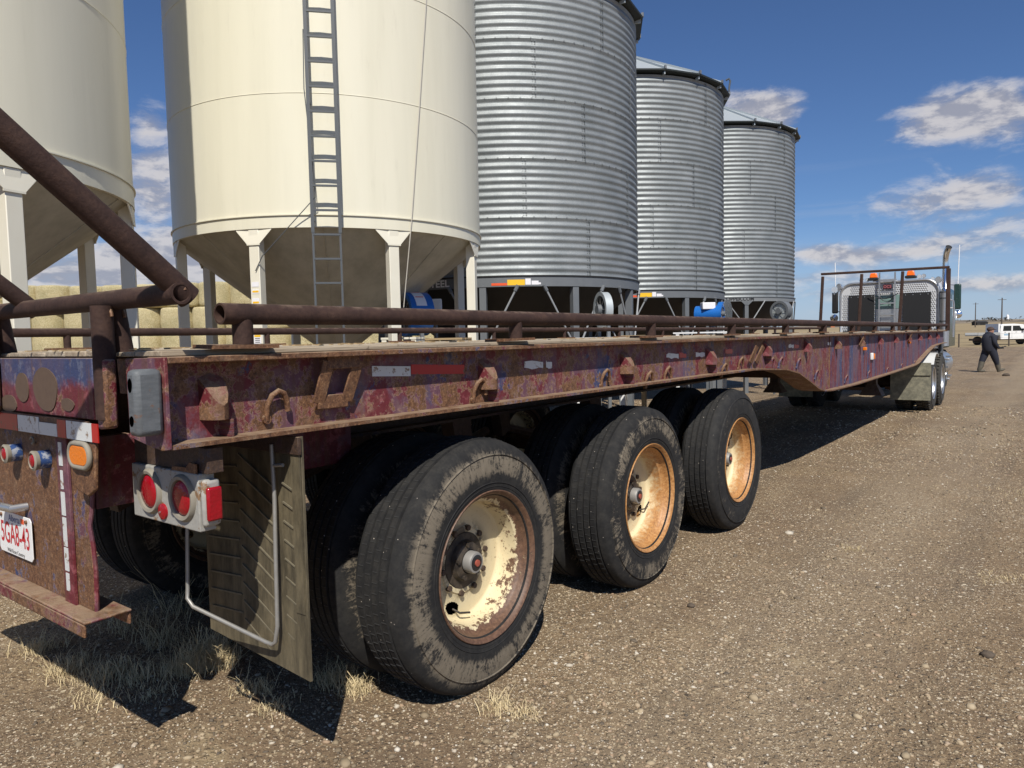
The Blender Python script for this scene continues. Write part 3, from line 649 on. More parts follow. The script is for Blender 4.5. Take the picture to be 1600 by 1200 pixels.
def round_lamp(px, py):
    p = at(px, py, 1, TPY-.055); x, z = p.x, p.z
    h = MB().tube([(x+.0, TPY-.011, z), (x, TPY-.045, z)], .030, 24).build('marker_lamp', BLUEH, T, smooth=40)
    MB().lathe([(.031, 0), (.033, -.012), (.026, -.016), (.024, -.010), (.024, 0)], 24, 'Y', (x, TPY-.045, z)).build('lamp_ring', RUBR, h)
    MB().lathe([(.0245, -.006), (.018, -.016), (.008, -.019), (.0005, -.0195)], 24, 'Y', (x, TPY-.045, z)).build('lamp_lens', REDL, h)
round_lamp(8, 709); round_lamp(52, 720)
MB().tube([(at(50, 688, 1, TPY-.02).x, TPY-.012, 1.115)]+[(at(50, 688, 1, TPY-.02).x+.014*math.cos(t), TPY-.02, 1.125+.011*math.sin(t)) for t in np.linspace(-2, 3, 10)], .0035, 6).build('wire_ring', RUBR, T)
# amber oval lamp on its bracket
AY = -1.325
a0 = at(122, 712, 1, AY-.012)
MB().prism([(a0.x-.075, 1.155), (a0.x+.085, 1.157), (a0.x+.068, 1.02), (a0.x+.02, .995), (a0.x-.06, 1.01), (a0.x-.075, 1.03)], .012, 'XZ', AY).build('lamp_bracket', RUSTY, T, bevel=.004)
def stadium(cx, cz, hw, hz, n=10):
    r = hz; pts = []
    for k in range(n+1): t = -PI/2+PI*k/n; pts.append((cx+hw-r+r*math.cos(t), cz+r*math.sin(t)))
    for k in range(n+1): t = PI/2+PI*k/n; pts.append((cx-hw+r+r*math.cos(t), cz+r*math.sin(t)))
    return pts
gr_ = MB(); outer = stadium(a0.x, a0.z, .072, .040); inner_ = stadium(a0.x, a0.z, .056, .027)
gr_.tube([(x, AY-.008, z) for x, z in stadium(a0.x, a0.z, .066, .035)], .0085, 8, closed=True).build('lamp_grommet', RUBR, T, smooth=60)
MB().prism(stadium(a0.x, a0.z, .060, .030), .012, 'XZ', AY-.014).build('amber_lens', AMBER, T, smooth=30, bevel=.004)
# under-run bumper: channel with its back wall bent down
BX = -.475
bo = MB(); y0, y1, z1 = -1.345, -1.205, .615
bo.box(-2.1, BX, y0, y1, z1-.009, z1)
bo.box(-2.1, BX-.006, y0, y0+.009, z1-.050, z1-.0095)
bo.box(-2.1, BX-.006, y1-.009, y1, z1-.050, z1-.0095)
bo.build('under_run_bumper', mworn('bumper paint', .9, .5, .50, dust=1.1), T, bevel=.004)

# tail lamp box under the right corner
BYL = -1.20
lb0, lb1, lz0, lz1 = -.438, -.062, .915, 1.078
LB = MB().box(lb0, lb1, BYL, BYL+.05, lz0, lz1).build('lamp_box', LBOX, T, bevel=.004)
MB().box(-.44, -.03, BYL+.012, BYL+.06, 1.079, 1.150).build('lamp_hanger', UNDER, T, bevel=.002)
MB().prism([(-.20, 1.079), (-.07, 1.079), (-.07, 1.105), (-.10, 1.108), (-.12, 1.092), (-.19, 1.09)], .006, 'XZ', BYL-.001).build('hanger_tab', RUSTY, T)
for px, py in ((230, 768), (281, 779)):
    p = at(px, py, 1, BYL-.01)
    MB().lathe([(.066, .010), (.068, -.004), (.062, -.012), (.053, -.010), (.050, .008)], 36, 'Y', (p.x, BYL, p.z)).build('lamp_grommet', RUBR, LB, smooth=50)
    MB().lathe([(.0505, -.002), (.045, -.008), (.025, -.011), (.0005, -.012)], 36, 'Y', (p.x, BYL, p.z)).build('brake_lamp_lens', REDL, LB, smooth=60)
p = at(256, 799, 1, BYL)
MB().lathe([(.024, 0), (.023, -.006), (.012, -.010), (.0005, -.011)], 24, 'Y', (p.x, BYL, p.z)).build('reflector', REDL, LB, smooth=60)
MB().lathe([(.003, 0), (.003, -.014), (.0003, -.014)], 8, 'Y', (p.x, BYL, p.z)).build('screw', ALU, LB)
sm = MB().box(-.0615, -.040, BYL+.002, BYL+.055, .930, 1.062).build('side_marker', LBOX, T, bevel=.012)
MB().box(-.0395, -.024, BYL+.006, BYL+.050, .948, 1.042).build('side_marker_lens', REDL, sm, bevel=.006)

# mudflap with its bent hanger rod
FY = -.90
MF = MB().hexa([(-.565, FY, .425), (.010, FY-.01, .392), (.010, FY, .392), (-.565, FY+.012, .425), (-.565, FY, 1.10), (-.005, FY, 1.15), (-.005, FY+.010, 1.15), (-.565, FY+.010, 1.10)]).build('mudflap', FLAP, T, bevel=.002)
def flap_box(name, pts, th, m=FLAP):
    MB().bar(pts[0], pts[1], .0045, th, (0, 0, 1)).build(name, m, MF)
for k in range(9):
    z = 1.02-.062*k
    flap_box('rib', [(-.540, FY-.003, z-.006), (-.350, FY-.003, z+.008)], .005, FLAPR)
for k in range(10):
    z = 1.06-.062*k
    flap_box('rib', [(-.340, FY-.003, z+.012), (-.140, FY-.004, z-.085)], .005, FLAPR)
for k in range(10):
    z = 1.0-.060*k
    flap_box('rib', [(-.10, FY-.005, z), (-.05, FY-.005, z-.018)], .005, FLAPR)
MB().box(-.045, -.004, FY-.010, FY-.004, .60, 1.13).build('flap_edge', FLAP, MF)
MB().box(-.565, .002, FY-.016, FY-.003, 1.095, 1.150).build('flap_clamp', UNDER, T, bevel=.002)
rod = [(-.47, FY-.10, 1.12), (-.49, FY-.10, .99), (-.50, FY-.11, .62), (-.497, FY-.115, .585), (-.47, FY-.11, .560), (-.16, FY-.045, .490), (-.135, FY-.04, .487), (-.118, FY-.04, .50), (-.112, FY-.035, .55), (-.112, FY-.03, .80), (-.118, FY-.022, .95), (-.125, FY-.02, 1.12)]
MB().tube(rod, .0068, 10).build('flap_rod', ROD, T, smooth=60)
MB().tube([(-.115, FY-.02, 1.055), (-.07, FY-.02, 1.060)], .006, 8).build('rod_bolt', ROD, T)

# side rails
for x, y0, y1, r in ((-.015, -1.14, YF-.02, .0298), (-2.553, -2.0, YF-.02, .024)):
    MB().tube([(x, y0, 1.517), (x, y1, 1.517)], r, 24, inner=r*.80).build('side_rail', PIPE, T, smooth=60)
post_me = MB().tube([(0, 0, 0), (0, 0, .075)], .0285, 18).mesh('rail_post', PIPE, 50)
post_s = MB().tube([(0, 0, 0), (0, 0, .08)], .019, 14).mesh('rail_post', PIPE, 50)
bpm = MB(); bpm.prism([(-.055, -.105), (.052, -.11), (.06, .095), (-.05, .11)], .011, 'XY', 0.); plm = bpm.mesh('base_plate', RUSTY, 30)
off = Vector(BASE[T.name])
NP = 13
for k in range(NP):
    y = -1.07+1.29*k
    inst('rail_post', post_me, T, Vector((-.018, y, 1.432))-off)
    inst('base_plate', plm, T, Vector((-.045, y, 1.4215))-off, (R_(random.uniform(-1, 1)), R_(random.uniform(-1.5, 1.5)), R_(random.uniform(-4, 4))))
for k in range(14):
    y = -1.8+1.27*k
    inst('rail_post', post_s, T, Vector((-2.553, y, 1.432))-off)
    if y > YR: inst('base_plate', plm, T, Vector((-2.53, y, 1.4215))-off)

# deck planks, lying lengthwise
nw = 17; wd = (2.57-.062)/nw
for i in range(nw):
    x0 = -2.54+i*wd; cuts = [YR+.0] + sorted(random.uniform(-.8, .8)+c for c in (3.2, 8.2, 12.)) + [YF]
    for a, b in zip(cuts[:-1], cuts[1:]):
        zt = 1.4195+random.uniform(-.0025, .003)
        MB().box(x0+.002, x0+wd-.003, a+.003, b-.002, 1.4046, zt).build('plank', WOOD, T, bevel=.003)
for sgn in (0, 1):
    x0 = -.102 if not sgn else -2.47
# splinters and chips on the deck edge
mb = MB()
for _ in range(260):
    y = YR+random.random()**1.5*9; x = random.uniform(-.9, -.05); s_ = random.uniform(.002, .007)
    mb.cbox((x, y, 1.4225+s_*.4), (s_*random.uniform(.5, 1.2), s_*.4, 0), (-s_*.3, s_*random.uniform(.6, 3.5), 0), (0, 0, s_*.4))
mb.build('deck_debris', PALLETM, T, smooth=None, kind='stuff')

# web furniture: stake pockets with ribs under them, lashing hooks, strap frames, tape
def pocket_mesh():
    mb = MB(); n = 9; outer, ztop = [], []
    vs = []; fs = []
    for k in range(n):
        t = -PI/2+PI*k/(n-1); cx, cy = .066*math.cos(t), .036*math.sin(t)
        zt = .115-.075*(math.cos(t)**1.4 if math.cos(t) > 0 else 0)+.0
        for rr in (1., .86):
            vs += [(cx*rr, cy*rr, 0), (cx*rr, cy*rr, zt*(1 if rr == 1 else .98))]
    for k in range(n-1):
        a, b = 4*k, 4*(k+1)
        fs += [(a, b, b+1, a+1), (a+3, b+3, b+2, a+2), (a+1, b+1, b+3, a+3), (a+2, b+2, b, a)]
    # close the scoop against the web at the top
    top = [(0, 0, .125)]
    mb.add(vs, fs); o = len(mb.v); mb.v += [(.0, 0, .128)]
    for k in range(n-1): mb.f.append((4*k+1, 4*(k+1)+1, o))
    return mb.mesh('stake_pocket', None, 40)
pkA = pocket_mesh(); pkA.materials.append(mworn('pocket paint', .8, .7, .52, dust=.7)); pkB = pocket_mesh(); pkB.materials.append(mworn('red pocket paint', 2., -2, .0, dust=.3))
ribm = MB().box(0, .050, -.006, .006, 0, 1).mesh('pocket_rib', TRIM)
for k in range(14):
    y = -1.143+1.212*k
    if y > YF-.2: break
    z0 = 1.226 if k < 4 else 1.245
    inst('stake_pocket', pkA if k in (0, 1, 2, 6, 7) else pkB, T, Vector((WX+.001, y, z0))-off)
    if k < 5: inst('pocket_rib', ribm, T, Vector((WX+.001, y+.03, zb(y)+.0125))-off, scale=(1, 1, z0-zb(y)-.014))
def hook_mesh(s):
    pts = [(.006, -.036, -.055), (.010, -.034, -.01), (.022, -.024, .022), (.026, -.004, .034), (.026, .014, .026), (.022, .026, .004), (.020, .030, -.030)]
    mb = MB(); mb.tube([(a*s, b*s, c*s) for a, b, c in pts], .0085*s, 10); mb.tube([(-.002, -.036*s, -.050*s), (.012*s, -.036*s, -.050*s)], .014*s, 10); return mb.mesh('lashing_hook', None, 60)
hk = hook_mesh(1.); hk.materials.append(RUSTY); hk2 = hook_mesh(1.); hk2.materials.append(TRIMF)
for i, (px, py) in enumerate([(436, 628), (752, 606), (948, 588), (1016, 590), (1045, 582), (1133, 576), (1159, 566), (1207, 566), (1221, 565), (1249, 566), (1277, 584), (1323, 591), (1358, 584), (1387, 578), (1409, 572), (1429, 567)]):
    p = at(px, py, 0, WX+.02); inst('lashing_hook', hk if i < 7 else hk2, T, Vector((WX, p.y, p.z))-off)
def strap_frame(quad, xs, th=.013):
    pts = [Vector((x, at(px, py, 0, x).y, at(px, py, 0, x).z)) for (px, py), x in zip(quad, xs)]
    mb = MB()
    for a, b in zip(pts, pts[1:]+pts[:1]):
        d = (b-a).normalized()*th*.3; mb.bar(a-d, b+d, .045, th*.62, (1, 0, 0))
    mb.build('strap_frame', RUSTY, T, bevel=.003)
strap_frame([(513, 566), (560, 564), (542, 625), (498, 629)], [-.030, -.030, -.052, -.052])
for (a, b) in (((1183, 541), (1172, 566)), ((1193, 541), (1181, 566)), ((1350, 527), (1343, 540)), ((1425, 521), (1420, 532))):
    pa, pb = at(*a, 0, -.01), at(*b, 0, -.05)
    MB().bar(pa, pb, .05, .010, (1, 0, 0)).build('strap_bar', RUSTY, T)
def web_tape(px0, px1, pyc, m, h=.036):
    a = at(px0, pyc, 0, WX); b = at(px1, pyc, 0, WX)
    n = 5; top = []; bot = []
    for i in range(n+1):
        y = a.y+(b.y-a.y)*i/n; rag = 0 if h == .036 else .006
        top.append((y, a.z+(b.z-a.z)*i/n+h/2+random.uniform(-rag, rag))); bot.append((y, a.z+(b.z-a.z)*i/n-h/2+random.uniform(-rag, rag)))
    MB().prism(bot+top[::-1], .0015, 'YZ', WX+.0005).build('reflective_tape', m, T, smooth=None)
web_tape(581, 641, 580, TAPEW); web_tape(642, 725, 577, TAPER)
for a, b, c, m in ((819, 848, 570, TAPEW), (853, 862, 569, TAPEW), (1041, 1060, 556, TAPEW), (1061, 1072, 555, TAPER), (1087, 1101, 554, TAPEW), (1133, 1144, 549, TAPER), (1232, 1240, 541, TAPEW), (1241, 1248, 541, TAPER), (1293, 1298, 537, TAPEW)):
    web_tape(a, b, c, m, .030)
p = at(1362, 556, 0, WX); MB().box(WX, WX+.03, p.y-.10, p.y-.02, p.z-.05, p.z+.04).build('clearance_lamp', WHITE, T, bevel=.008)
MB().box(WX, WX+.035, p.y-.015, p.y+.06, p.z-.045, p.z+.03).build('clearance_lens', AMBER, T, bevel=.008)
for px, py in ((1349, 545), (1419, 535)):
    p = at(px, py, 0, WX); MB().cbox((WX+.02, p.y, p.z), (.02, 0, 0), (0, .03, 0), (0, 0, .02)).build('marker_lens', AMBER, T, bevel=.006)

# chassis under the deck
ch = MB()
for x in (-.86, -1.71):
    ch.box(x-.006, x+.006, -1.24, 15.3, 1.0, 1.33); ch.box(x-.07, x+.07, -1.24, 15.3, 1.3305, 1.345); ch.box(x-.07, x+.07, -1.24, 12.5, .985, .9995)
ch.build('main_beam', UNDER, T)
MB().box(-.635, -.60, -1.24, -.2, .92, 1.15).build('tail_beam', MAROON, T, bevel=.003)
MB().box(-2.2, -.64, -1.262, -1.25, .93, 1.385).build('rear_wall', UNDER, T)
cm = MB().box(-2.47, -.10, -.035, .035, 0, .10).mesh('cross_member', UNDER)
for k in range(28): inst('cross_member', cm, T, Vector((0, -1.1+.61*k, 1.2845))-off)
MB().box(-2.2, -.30, 15.0, 15.5, .96, 1.28).build('front_bolster', UNDER, T)
for yy in (4.6, 5.6, 8., 10.):
    MB().box(-2.47, -.10, yy, yy+.06, max(.95, zb(yy)), 1.28).build('bulkhead', UNDER, T)
# landing gear
for x in (-2.12, -.55):
    lg = MB().box(x-.07, x+.07, 10.69, 10.83, .55, 1.28).build('landing_gear', UNDER, T)
    MB().hexa([(x-.17, 10.60, .38), (x+.17, 10.60, .38), (x+.17, 10.92, .38), (x-.17, 10.92, .38), (x-.07, 10.69, .56), (x+.07, 10.69, .56), (x+.07, 10.83, .56), (x-.07, 10.83, .56)]).build('foot', UNDER, lg)
    MB().bar((x, 10.76, .75), (x+(.5 if x < -1 else -.3), 10.76, 1.2), .05, .03).build('brace', UNDER, lg)
# axles, hangers and springs
S = 1.471
for i in range(3):
    y = i*S
    MB().tube([(-2.35, y, .51), (-.22, y, .51)], .07, 14).build('axle', UNDER, T)
    for x in (-.86, -1.71):
        MB().tube([(x, y-.62, .72), (x, y-.3, .64), (x, y, .60), (x, y+.3, .64), (x, y+.62, .72)], .035, 8).build('leaf_spring', UNDER, T)
        MB().prism([(y-.78, 1.), (y-.62, 1.), (y-.60, .70), (y-.70, .66)], .09, 'YZ', x-.045).build('spring_hanger', UNDER, T)
    MB().lathe([(.0, 0), (.09, 0), (.09, .14), (.0, .14)], 14, 'Y', (-.55, y-.35, .60)).build('brake_chamber', UNDER, T)
MB().tube([(-2.0, -.9, .95), (-.7, -.9, .95)], .11, 14).build('air_tank', UNDER, T)

# wheels ------------------------------------------------
TR = .5195
def tyre_mesh(m, fine=True):
    W = .275; pr = [(.286, -.022), (.300, -.010), (.318, -.006), (.345, -.0015), (.40, 0), (.445, -.003), (.478, -.012), (.500, -.024), (.509, -.034)]
    grooves = (.07, .109, .148, .187, .226)
    for gx in grooves:
        pr += [(.5195 if gx > .08 else .516, -(gx-.0055)), (.507, -(gx-.0035)), (.507, -(gx+.0035)), (.5195 if gx < .2 else .516, -(gx+.0055))]
    pr += [(.509, -W+.034), (.500, -W+.024), (.478, -W+.012), (.445, -W+.003), (.40, -W), (.345, -W+.0015), (.318, -W+.006), (.286, -W+.022)]
    # small raised bead rings on the visible sidewall
    mb = MB().lathe(pr, 128, 'X', close=True)
    mb.lathe([(.322, -.0085), (.325, -.0030), (.328, -.0062)], 96, 'X'); mb.lathe([(.338, -.005), (.341, .0008), (.344, -.003)], 96, 'X'); mb.lathe([(.452, -.0075), (.455, .0005), (.458, -.007)], 96, 'X')
    return mb.mesh('tyre', m, 35)
def sipes_mesh(m):   # cross cuts of the ribs, as thin proud lips left by wear
    mb = MB()
    for xr in (-.0895, -.1285, -.1675, -.2065):
        for k in range(84):
            a = 2*PI*k/84+xr*7; c, s_ = math.cos(a), math.sin(a); r = .5197
            mb.cbox((xr, r*c, r*s_), (.0125, 0, 0), (0, -s_*.0016, c*.0016), (0, c*.0016, s_*.0016))
    return mb.mesh('tread_cuts', m)
def rim_mesh(m):
    pr = [(.286, -.024), (.300, -.020), (.3085, -.010), (.3105, -.004), (.3075, -.0005), (.302, -.003), (.294, -.012), (.287, -.024), (.281, -.048), (.276, -.060), (.258, -.072), (.254, -.095), (.252, -.135), (.247, -.150)]
    mb = MB().lathe(pr, 96, 'X')
    # disc with real hand holes
    n = 220; rr = [.247, .240]+[.234-.004*k for k in range(17)]+[.160, .150, .142]; dd = [-.150, -.157]+[-.160]*17+[-.160, -.158, -.156]
    vs = [(d, r*math.cos(2*PI*k/n), r*math.sin(2*PI*k/n)) for r, d in zip(rr, dd) for k in range(n)]; fs = []
    for i in range(len(rr)-1):
        for k in range(n):
            a = 2*PI*(k+.5)/n; rm = (rr[i]+rr[i+1])/2; hole = False
            for h in (R_(242), R_(104)):
                da = (a-h+PI) % (2*PI)-PI
                if (da*rm/.042)**2+((rm-.200)/.026)**2 < 1: hole = True
            if not hole: fs.append((i*n+k, i*n+(k+1) % n, (i+1)*n+(k+1) % n, (i+1)*n+k))
    mb.add(vs, fs)
    mb.lathe([(.142, -.156), (.136, -.150), (.118, -.150)], 60, 'X')
    # inner barrel of the rim seen through the holes
    mb.lathe([(.247, -.152), (.262, -.22), (.286, -.262)], 60, 'X')
    return mb.mesh('rim', m, 40)
def hub_mesh():
    mb = MB().lathe([(.118, -.156), (.116, -.148), (.088, -.146), (.078, -.125), (.050, -.118)], 40, 'X')
    for k in range(5):
        a = 2*PI*k/5+.3; mb.tube([(-.128, .070*math.cos(a), .070*math.sin(a)), (-.112, .070*math.cos(a), .070*math.sin(a))], .011, 8)
    return mb.mesh('hub', HUB, 40)
LUGN = MB().tube([(-.160, 0, 0), (-.138, 0, 0)], .0125, 6).mesh('lug_nut', mat('rusty nuts', (.07, .045, .03), .7), 30)
TY = [tyre_mesh(TYRE1), tyre_mesh(TYRE2), tyre_mesh(TYRE3)]; RM = [rim_mesh(RIM1), rim_mesh(RIM2)]; HB = hub_mesh(); SI = sipes_mesh(mat('tread lips', (.03, .03, .03), .85))
COLL = MB().lathe([(.046, -.118), (.0455, -.088), (.042, -.0805), (.034, -.079), (.034, -.082)], 36, 'X').mesh('hub_collar', mat('dull hub metal', (.30, .29, .27), .55, .3), 40)
CAPMe = MB().lathe([(.0355, -.0805), (.030, -.078), (.0145, -.0775)], 30, 'X').mesh('hub_window', HUBC, 60)
PLGMe = MB().lathe([(.0142, -.0775), (.0138, -.072), (.0003, -.071)], 20, 'X').mesh('hub_plug', HUBR, 60)
VALVE = MB().tube([(-.165, -.085, -.185), (-.135, -.075, -.20), (-.12, -.03, -.215)], .0045, 8).mesh('valve_stem', HUB, 60)
def wheel(parent, loc, ty, rm, outer=True, flip=False, spin=0., full=True):
    w_ = part('wheel', parent, V3(loc)-V3(BASE[parent.name])); w_.rotation_euler = (spin, 0, PI if flip else 0)
    inst('tyre', TY[ty], w_)
    inst('rim', RM[rm], w_)
    if full:
        inst('tread_cuts', SI, w_)['kind'] = 'stuff'
    if outer:
        inst('hub', HB, w_, (0, 0, 0)); [inst('lug_nut', LUGN, w_, (0, .136*math.cos(k*PI/5), .136*math.sin(k*PI/5))) for k in range(10)] if full else None
        inst('hub_collar', COLL, w_)
        inst('hub_window', CAPMe, w_); inst('hub_plug', PLGMe, w_); inst('valve_stem', VALVE, w_)
    return w_
for i, (ty, rm, spin) in enumerate(((0, 0, .12), (1, 1, 1.35), (2, 1, 2.6))):
    y = i*S
    wheel(T, (0, y, TR-.012), ty, rm, spin=spin)
    wheel(T, (-.62, y, TR-.012), 1, 0, outer=False, flip=True, spin=spin+1)
    wheel(T, (-2.57, y, TR-.012), 1, 1, flip=True, spin=spin)
    wheel(T, (-1.95, y, TR-.012), 1, 0, outer=False, spin=spin+2, full=False)

# headboard at the front end
HY = 15.78
hb = [(0.0, 2.765), (-2.56, 2.79)]
MB().bar((0.02, HY, 2.755), (-2.58, HY, 2.785), .055, .055).build('headboard_rail', PIPE, T, bevel=.012)
for xb, xt, th in ((0., 0., .085), (-.93, -.87, .062), (-1.76, -1.70, .062), (-2.60, -2.54, .062)):
    MB().bar((xb, HY, 1.40), (xt, HY, 2.73), th, .06, (0, 1, 0)).build('headboard_post', PIPE, T, bevel=.012)

# ------------------------------------------------------------------ hopper bins
def ring_pt(c, r, a, z): return Vector((c[0]+r*math.cos(a), c[1]+r*math.sin(a), z))
def frame_at(a): return Vector((math.cos(a), math.sin(a), 0)), Vector((-math.sin(a), math.cos(a), 0))
def cream_bin(c, R, dz, label, seams, la=-20, gz=-.02, bh=.135):
    B = thing('cream_hopper_bin', (c[0], c[1], gz), label, 'grain bin')
    zb0, zl, zt = 2.64+dz, 2.64+bh+dz, 8.0
    MB().lathe([(R, zl+.004), (R, zt)], 96, 'Z', (c[0], c[1], 0)).build('bin_wall', CREAM, B, smooth=60)
    MB().lathe([(R-.03, zb0), (R+.004, zb0), (R+.004, zl-.012), (R+.020, zl-.010), (R+.020, zl), (R-.002, zl+.003)], 96, 'Z', (c[0], c[1], 0)).build('base_ring', CREAM, B, smooth=30)
    MB().lathe([(R+.05, zt-.03), (R+.05, zt), (.3, zt+R*.62), (.3, zt+R*.62+.25), (.02, zt+R*.62+.3)], 64, 'Z', (c[0], c[1], 0)).build('roof', CREAM, B, smooth=30)
    for z in seams: MB().lathe([(R-.002, z-.008), (R+.005, z), (R-.002, z+.008)], 96, 'Z', (c[0], c[1], 0)).build('weld_seam', CREAM, B, smooth=60)
    zc = zb0-R*.765
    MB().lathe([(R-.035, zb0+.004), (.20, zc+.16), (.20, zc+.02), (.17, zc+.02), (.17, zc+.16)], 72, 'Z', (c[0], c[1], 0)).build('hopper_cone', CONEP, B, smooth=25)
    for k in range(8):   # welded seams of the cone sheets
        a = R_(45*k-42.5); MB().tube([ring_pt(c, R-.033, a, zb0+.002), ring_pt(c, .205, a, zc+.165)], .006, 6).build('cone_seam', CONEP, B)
    for k in range(8):
        a = R_(45*k+la); er, et = frame_at(a); q = lambda r_, t_, z_: Vector((c[0], c[1], z_))+er*r_+et*t_
        leg = MB(); leg.hexa([q(R-.115, -.058, gz-.05), q(R-.005, -.058, gz-.05), q(R-.005, .058, gz-.05), q(R-.115, .058, gz-.05), q(R-.115, -.058, zb0-.001), q(R-.005, -.058, zb0-.001), q(R-.005, .058, zb0-.001), q(R-.115, .058, zb0-.001)])
        L = leg.build('leg', CREAML, B, bevel=.006)
        gp_ = [(-.205, zb0), (.205, zb0), (.205, zb0-.012), (.075, zb0-.155), (.075, zb0-.17), (-.075, zb0-.17), (-.075, zb0-.155), (-.205, zb0-.012)]
        vs = [q(R-.001+o_-.02*(abs(t_) > .1), t_, z_) for o_ in (0, .008) for t_, z_ in gp_]; n = len(gp_)
        MB().add(vs, [tuple(range(n))[::-1], tuple(range(n, 2*n))]+[(i, (i+1) % n, n+(i+1) % n, n+i) for i in range(n)]).build('gusset_plate', CREAML, L)
        MB().hexa([q(R-.18, -.13, gz-.04), q(R+.06, -.13, gz-.04), q(R+.06, .13, gz-.04), q(R-.18, .13, gz-.04), q(R-.18, -.13, gz+.03), q(R+.06, -.13, gz+.03), q(R+.06, .13, gz+.03), q(R-.18, .13, gz+.03)]).build('foot_plate', CREAML, L)
    return B
CR = 1.917; C2 = (-5.7605, 3.9971); C1 = (-5.7605, -.6981)
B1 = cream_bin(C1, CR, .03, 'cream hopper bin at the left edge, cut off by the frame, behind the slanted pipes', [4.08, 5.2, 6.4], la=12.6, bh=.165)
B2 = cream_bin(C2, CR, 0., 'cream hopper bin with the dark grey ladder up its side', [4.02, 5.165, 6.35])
# ladder of the second bin
Ld = part('ladder', B2)
er, et = frame_at(R_(-41.4)); q = lambda r_, t_, z_: Vector((C2[0], C2[1], z_))+er*r_+et*t_
for t_ in (-.137, .137):
    MB().bar(q(CR+.15, t_, .9), q(CR+.15, t_, 2.60), .022, .014, er).build('ladder_rail', LADM, Ld)
    MB().bar(q(CR+.15, t_, 2.56), q(CR+.15, t_, 8.6), .034, .022, er).build('ladder_rail', LADM, Ld)
rung = MB().bar(Vector((0, 0, 0))-et*.135, et*.135, .024, .020).mesh('rung', LADM)
lb = Vector(BASE[Ld.name])
for k in range(29): inst('rung', rung, Ld, q(CR+.15, 0, 1.30+.2487*k)-lb)
for z in (2.70, 3.9, 5.2, 6.5):
    for t_ in (-.137, .137): MB().bar(q(CR-.002, t_, z), q(CR+.15, t_, z), .03, .012).build('standoff', LADM, Ld)
MB().tube([q(CR+.14, -.16, 4.6), q(CR+.17, -.17, 4.0), q(CR+.13, -.12, 3.3), q(CR+.12, -.10, 2.93), ring_pt(C2, CR+.01, R_(-62), 2.35), ring_pt(C2, CR+.01, R_(-64.5), 2.2)], .005, 6).build('hanging_cord', LADM, B2)
MB().tube([ring_pt(C2, CR+.03, R_(-3.5), 5.9), ring_pt(C2, CR+.03, R_(-5.5), 5.165), ring_pt(C2, CR+.03, R_(-9.5), 4.02), ring_pt(C2, CR+.03, R_(-13.8), 2.77), ring_pt(C2, CR-.02, R_(-17.), 1.8)], .0055, 6).build('pull_cable', mat('pale cable', (.45, .42, .36), .6), B2)
# stickers on the leg left of the ladder
a = R_(-65); er, et = frame_at(a)
for z, h, m in ((2.06, .05, STW), (1.985, .045, STW), (1.85, .13, STW), (1.775, .035, STW), (1.45, .17, STW)):
    MB().cbox(Vector((C2[0], C2[1], z))+er*(CR-.003), er*.0012, et*.042, Vector((0, 0, h/2))).build('sticker', m, B2, smooth=None)
for z in (1.985, 1.87, 1.515): MB().cbox(Vector((C2[0], C2[1], z))+er*(CR-.0012), er*.001, et*.036, Vector((0, 0, .010))).build('sticker_band', YEL, B2, smooth=None)
for z in (1.49, 1.47, 1.45, 1.43): MB().cbox(Vector((C2[0], C2[1], z))+er*(CR-.0012), er*.001, et*.028, Vector((0, 0, .0035))).build('sticker_text', INKK, B2, smooth=None)

MR = 2.392; PITCHC = .888/8; Z0 = 2.385; NRING = 5
def panel_mesh(R, n_arc, seg=18):
    prof = []; hh = PITCHC*8
    for k in range(8*6+1):
        z = hh*k/48; prof.append((R+.0115*math.cos(2*PI*z/PITCHC), z))
    return MB().lathe(prof, seg, 'Z', (0, 0, 0), 0., 2*PI/n_arc).mesh('wall_panel', GALV, 180)
PANEL = panel_mesh(MR-.012, 7, 20)
def bolts_mesh():
    mb = MB(); offs = [31., 5.2, 29.4, 9.5, -12.]
    for i in range(NRING):
        zb_ = i*.888
        for k in range(84):
            a = 2*PI*k/84; er, et = frame_at(a); c = er*MR+Vector((0, 0, zb_+PITCHC*.0+.004)); mb.cbox(c, er*.006, et*.010, Vector((0, 0, .009)))
        for j in range(7):
            a = R_(offs[i]+j*360/7); er, et = frame_at(a)
            for k in range(16):
                z = zb_+PITCHC*(k*.5+.25)
                for s_ in (-.02, .02): mb.cbox(er*(MR-.010)+et*s_+Vector((0, 0, z)), er*.008, et*.007, Vector((0, 0, .007)))
            mb.cbox(er*(MR-.006)+et*.030+Vector((0, 0, zb_+.45)), er*.006, et*.0016, Vector((0, 0, .45)))
    return mb.mesh('bolts', BOLT), offs
BOLTM, OFFS = bolts_mesh()
ZTOP = Z0+NRING*.888
NRF = 18
def roof_panel():
    a = 2*PI/NRF; Re = MR+.13; h = (Re-.35)*.50; mb = MB(); vs = []
    for r, z in ((Re, 0), (.35, h)):
        for k in (0, 1): vs.append((r*math.cos(a*k), r*math.sin(a*k), z))
    vs += [(v[0], v[1], v[2]-.012) for v in vs]
    mb.add(vs, [(0, 1, 3, 2), (4, 6, 7, 5), (0, 4, 5, 1)])
    mb.bar((Re-.002, 0, .022), (.35, 0, h+.022), .03, .045)
    return mb.mesh('roof_panel', GALVF)
RPANEL = roof_panel()
